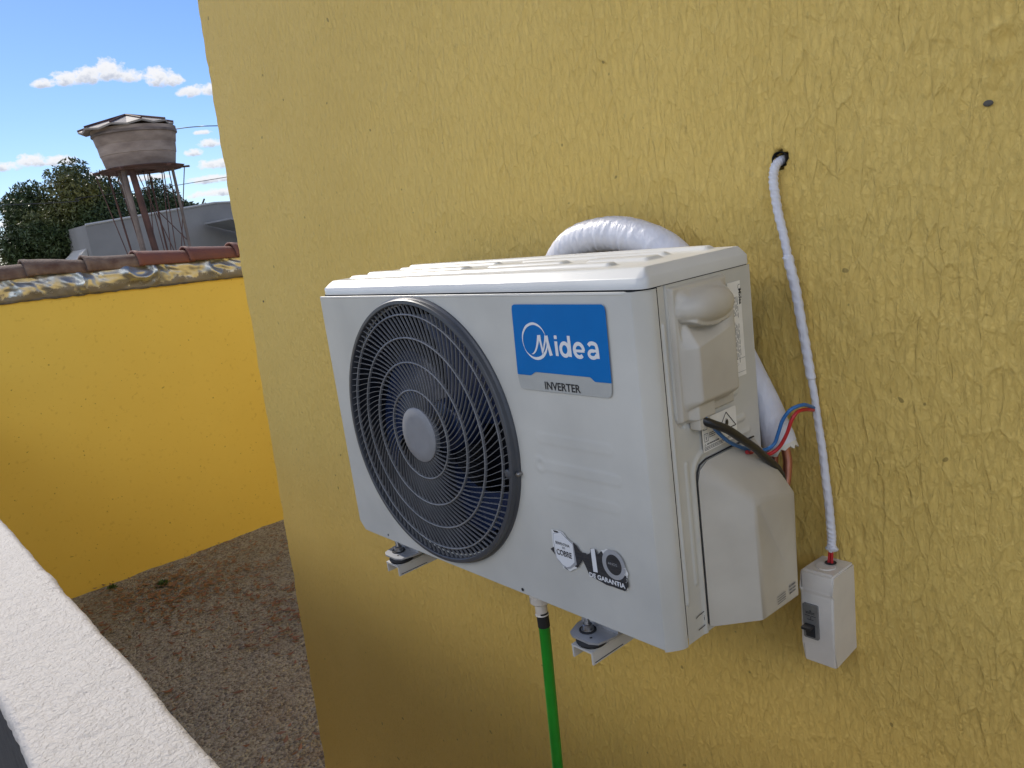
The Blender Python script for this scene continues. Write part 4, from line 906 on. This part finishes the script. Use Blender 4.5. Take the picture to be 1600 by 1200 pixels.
# ================================================================ BACKGROUND
# water tower (18 m off)
TY, TX = 5.60, -18.0
wtw = thing('water_tower', (TX, TY, GZ), 'old round concrete water tank with a sheet roof on thin rusty legs', 'water tower')
bm = BM(); rngs = [(.78, 2.56), (.80, 2.60), (.86, 2.86), (.875, 2.875), (.90, 3.08), (.915, 3.10), (.955, 3.30), (.97, 3.325), (.975, 3.42)]
lathe(bm, [(.001, 2.56)] + [(a_ * .91, b_) for a_, b_ in rngs], 40, 'Z', (TX, TY, 0)); obj('tank', bm, 'tank', wtw, smooth=25)
bm = BM(); lathe(bm, [(.90, 2.545), (.93, 2.57), (.80, 2.60)], 12, 'Z', (TX, TY, 0)); lathe(bm, [(.3, 2.52), (.86, 2.52), (.88, 2.56), (.5, 2.57)], 16, 'Z', (TX, TY, 0))
for a in (0, 1.05, 2.1): c, s = math.cos(a + .3), math.sin(a + .3); tube(bm, [Vector((TX - 1.02 * c, TY - 1.02 * s, 2.54)), Vector((TX + 1.02 * c, TY + 1.02 * s, 2.54))], .025, 5)
obj('tank_base', bm, 'rust', wtw)
for dz, rr_ in ((3.315, .972),):
    bm = BM(); rr_ *= .91; lathe(bm, [(rr_, dz - .03), (rr_ + .014, dz - .02), (rr_ + .014, dz + .02), (rr_, dz + .03)], 40, 'Z', (TX, TY, 0)); obj('hoop', bm, 'paleleg', wtw)
bm = BM(); apex = bm.verts.new((TX, TY - .10, 3.735)); ns = 10; rim_ = []
for k in range(ns * 2):
    a = PI * k / ns; r = (.96 if k % 2 == 0 else .90); off = -.10 if math.sin(a) < -.3 else 0
    rim_.append(bm.verts.new((TX + r * math.cos(a), TY - .10 + (r + .08 * max(0, -math.sin(a))) * math.sin(a), 3.47 + (.0 if k % 2 else .045) - .07 * max(0, -math.sin(a)))))
for k in range(ns * 2): bm.faces.new((apex, rim_[k], rim_[(k + 1) % (ns * 2)]))
rf = obj('roof', bm, 'roofmetal', wtw, smooth=False); md = rf.modifiers.new('s', 'SOLIDIFY'); md.thickness = .04
bm = BM()
for k in range(0, ns * 2, 2): v_ = rf.data.vertices[k + 1].co; tube(bm, [Vector((TX, TY - .10, 3.75)), Vector((v_.x + TX, v_.y + TY, v_.z + GZ + .015))], .022, 5)
obj('roof_rib', bm, 'rust', wtw)
def leg(p0, p1, r, m): bm = BM(); tube(bm, [Vector(p0), Vector(p1)], r, 8); obj('leg', bm, m, wtw)
leg((TX + .3, TY - .50, 2.55), (TX + .2, TY - .36, GZ), .060, 'paleleg'); leg((TX + .4, TY - .36, 2.55), (TX + .25, TY + .0, GZ), .075, 'rust'); leg((TX - .2, TY - .42, 2.55), (TX - .1, TY - .20, GZ), .05, 'paleleg')
leg((TX + .2, TY + .60, 2.55), (TX + .2, TY + .66, GZ), .035, 'paleleg'); leg((TX - .5, TY + .30, 2.55), (TX - .4, TY + .34, GZ), .022, 'rust'); leg((TX - .5, TY - .6, 2.55), (TX - .5, TY - .3, GZ), .022, 'rust')
for (a, b, c, d) in ((-.98, 2.54, -.28, GZ), (-.62, 2.54, -.20, GZ), (-.20, 2.54, .18, GZ), (.02, 2.5, .22, GZ), (.36, 2.5, .12, GZ), (.50, 2.5, .50, GZ), (.90, 2.56, .30, .2), (.16, 2.5, -.1, .4), (-.12, 2.5, .34, .6), (.42, 2.5, .0, GZ), (.60, .9, .10, 1.6)):
    bm = BM(); xx = TX + random.uniform(-.4, .5); tube(bm, [Vector((xx, TY + a, b)), Vector((xx, TY + c, d))], .011, 5); obj('brace_rod', bm, 'rust', wtw)

# trees behind
def leafblob(bm, c, rad, nleaf, size, squash=.85, seed=1):
    R2 = random.Random(seed)
    clumps = []
    for k in range(110):
        v = Vector((R2.gauss(0, 1), R2.gauss(0, 1), R2.gauss(0, 1))).normalized(); rr = R2.uniform(.35, .88)
        clumps.append((Vector((c[0] + v.x * rad[0] * rr, c[1] + v.y * rad[1] * rr, c[2] + v.z * rad[2] * rr * (1 if v.z > 0 else .8))), R2.uniform(.20, .30) * min(rad)))
    for k in range(nleaf):
        cc_, cr_ = R2.choice(clumps); v = Vector((R2.gauss(0, 1), R2.gauss(0, 1), R2.gauss(0, 1))).normalized() * cr_ * R2.random() ** .5
        p = cc_ + v; q = Quaternion((R2.gauss(0, 1), R2.gauss(0, 1), R2.gauss(0, 1), R2.gauss(0, 1))).normalized(); s = size * R2.uniform(.6, 1.3)
        a = q @ Vector((s, 0, 0)); b = q @ Vector((0, s * .36, 0)); d = q @ Vector((0, 0, s * .15))
        bm.faces.new([bm.verts.new(p - a), bm.verts.new(p + b + d), bm.verts.new(p + a), bm.verts.new(p - b + d)])
def tree(name, x, y, zc, rad, nleaf, size, m, label, seed):
    t = thing(name, (x, y, GZ), label, 'tree', 'trees beyond the boundary wall')
    bm = BM(); R3 = random.Random(seed); tube(bm, spline([(x, y, GZ), (x + .1, y + .1, zc - rad[2] * .8), (x, y, zc)], 4), [.35 - .022 * i for i in range(9)], 8)
    for k in range(7):
        a = R3.random() * 6.28; e = Vector((x + rad[0] * .7 * math.cos(a), y + rad[1] * .7 * math.sin(a), zc + R3.uniform(-.2, .6) * rad[2])); s0 = Vector((x, y, zc - rad[2] * .7 + .2 * k)); tube(bm, spline([s0, (s0 + e) / 2 + Vector((0, 0, -.2)), e], 4), [.12 - .011 * i for i in range(9)], 6)
    obj('trunk', bm, 'bark', t)
    bm = BM(); leafblob(bm, (x, y, zc), rad, nleaf, size, seed=seed); me = bpy.data.meshes.new('crown'); bm.to_mesh(me); bm.free(); link('crown', me, m, t)
tree('mango_tree', -28, 6.15, 1.65, (2.4, 2.5, 2.3), 90000, .075, 'leaf', 'big round leafy tree with yellowish top left of the water tower', 3)
tree('mango_tree', -33, 11.0, 1.70, (2.0, 2.4, 1.8), 45000, .085, 'leafd', 'darker lower tree showing behind the legs of the water tower', 8)
tree('mango_tree', -30, 3.2, .4, (2.0, 1.7, 1.6), 12000, .095, 'leafd', 'low dark tree at the left edge beside the big round tree', 12)

# grey shed wall with sloping top and lean-to roof (24 m)
sh = thing('shed', (-24, 9.5, GZ), 'grey rendered shed with a sloping pale edged wall top behind the water tower', 'shed')
k24 = (24 + 1.356) / (30 + 1.356)
def m24(y30, z30): return (-.7077 + (y30 + .7077) * k24, .5708 + (z30 - .5708) * k24)
A0 = m24(7.168, 2.02); B0 = m24(11.95, 2.36); C0 = m24(12.9, 2.30)
bm = BM(); prism(bm, [(A0[0], GZ), (A0[0], A0[1]), (B0[0], B0[1]), (15.5, B0[1] - .25), (15.5, GZ)], -24.0, -26.5, lambda a, b, d: (d, a, b)); shw = obj('wall', bm, 'shed', sh)
bm = BM(); tube(bm, [Vector((-23.98, A0[0], A0[1])), Vector((-23.98, B0[0], B0[1]))], .035, 4); tube(bm, [Vector((-23.98, B0[0], B0[1])), Vector((-23.98, 15.5, B0[1] - .25))], .03, 4); obj('wall_coping', bm, 'shedcap', sh)
D0 = m24(11.3, 1.95); E0 = m24(14.5, .85)
bm = BM(); prism(bm, [(D0[0], D0[1] - .30), (D0[0], D0[1] - .25), (E0[0], E0[1] - .25), (E0[0], E0[1] - .30)], -21.8, -23.9, lambda a, b, d: (d, a, b)); obj('lean_to_roof', bm, 'fibre', sh)
G0 = m24(6.8, 1.15); bm = BM(); prism(bm, [(G0[0] - .5, GZ), (G0[0] - .45, G0[1] - .55), (A0[0] - .01, A0[1] - .65), (A0[0] - .01, GZ)], -24.4, -26, lambda a, b, d: (d, a, b)); obj('gable_wall', bm, 'shedcap', sh)

# overhead lines
def lineobj(pts, r, label):
    P = spline(pts, 8); bm = BM(); tube(bm, P, r, 5); o = obj('overhead_wire', bm, 'line', None, smooth=60); tag(o, label, 'wire'); return o
lineobj([(-18.0, TY + .86, 3.40), (-17.5, 6.85, 3.370), (-17, 7.72, 3.290), (-16.5, 14, 3.1), (-16, 24, 3.3)], .011, 'thin wire running level from the top of the water tank to the right')
lineobj([(-19, -12, 2.9), (-20, 3.0, 2.18), (-20, 4.75, 2.20), (-20, 6.9, 2.31), (-20, 8.28, 2.42), (-20, 20, 3.4)], .008, 'thin sagging wire crossing in front of the trees and tank legs')

# ground litter
bm = BM(); R4 = random.Random(9)
for k in range(1700):
    cl = R4.random()
    if cl < .45: x, y = R4.gauss(-4.2, .30), R4.gauss(.75, .35)
    elif cl < .62: x, y = R4.gauss(-3.2, .3), R4.gauss(1.1, .3)
    else: x, y = R4.uniform(-4.8, -1.2), R4.uniform(-.45, 2.2)
    if x < -4.80: continue
    a = R4.random() * 6.28; s = R4.uniform(.006, .034); z = GZ + .008 + R4.random() * .012; ca, sa = math.cos(a) * s, math.sin(a) * s; c_ = s * .5
    bm.faces.new([bm.verts.new((x - ca, y - sa, z + R4.random() * .008)), bm.verts.new((x + sa * .4, y - ca * .4, z)), bm.verts.new((x + ca, y + sa, z + R4.random() * .012)), bm.verts.new((x - sa * .4, y + ca * .4, z + .002))])
me = bpy.data.meshes.new('leaf_litter'); bm.to_mesh(me); bm.free(); tag(link('leaf_litter', me, 'dry'), 'dry reddish brown leaves scattered on the gravel yard', 'dry leaves', kind='stuff')
bm = BM()
for k in range(4200):
    x, y = R4.uniform(-4.8, -1.0), R4.uniform(-.47, 2.1); q = R4.uniform(.003, .010); zz = GZ + .006 + R4.uniform(-.004, .006); a = R4.random() * 6; ca, sa = math.cos(a), math.sin(a); fl = R4.uniform(.6, 1)
    P = [(1, 0, 0), (0, 1, 0), (-1, 0, 0), (0, -1, 0), (.2, .1, .8), (0, 0, -.6)]; P = [(u * R4.uniform(.8, 1.2), v * fl * R4.uniform(.8, 1.2), w_2) for u, v, w_2 in P]
    vs_ = [bm.verts.new((x + q * (u * ca - v * sa), y + q * (u * sa + v * ca), zz + q * w_2)) for u, v, w_2 in P]
    for i in range(4): bm.faces.new((vs_[i], vs_[(i + 1) % 4], vs_[4])); bm.faces.new((vs_[(i + 1) % 4], vs_[i], vs_[5]))
me = bpy.data.meshes.new('pebbles'); bm.to_mesh(me); bm.free(); tag(link('pebbles', me, 'stone'), 'small pale and grey stones strewn over the yard', 'pebbles', kind='stuff')
for (x, y, s, lab) in ((-4.42, .687, .055, 'larger green weed on the leaf litter near the boundary wall'), (-4.73, .43, .035, 'small green weed at the foot of the boundary wall')):
    bm = BM()
    for k in range(70):
        a = R4.random() * 6.28; e = R4.uniform(.2, 1.2); L = s * R4.uniform(.4, 1); p0 = Vector((x + R4.gauss(0, s * .3), y + R4.gauss(0, s * .35), GZ + .003)); d = Vector((math.cos(a) * math.cos(e), math.sin(a) * math.cos(e), math.sin(e))); w3 = Vector((-math.sin(a), math.cos(a), 0)) * L * .22
        bm.faces.new([bm.verts.new(p0), bm.verts.new(p0 + d * L * .6 + w3), bm.verts.new(p0 + d * L), bm.verts.new(p0 + d * L * .6 - w3)])
    o = obj('weed', bm, 'weed', None, smooth=False); o.data.transform(Matrix.Translation((-x, -y, -GZ))); o.location = (x, y, GZ); tag(o, lab, 'weed', 'weeds in the yard')

# lift everything so that the yard lies at z = 0
for o in S.objects:
    if o.parent is None and o.type in {'MESH', 'EMPTY'}: o.location.z += ZG
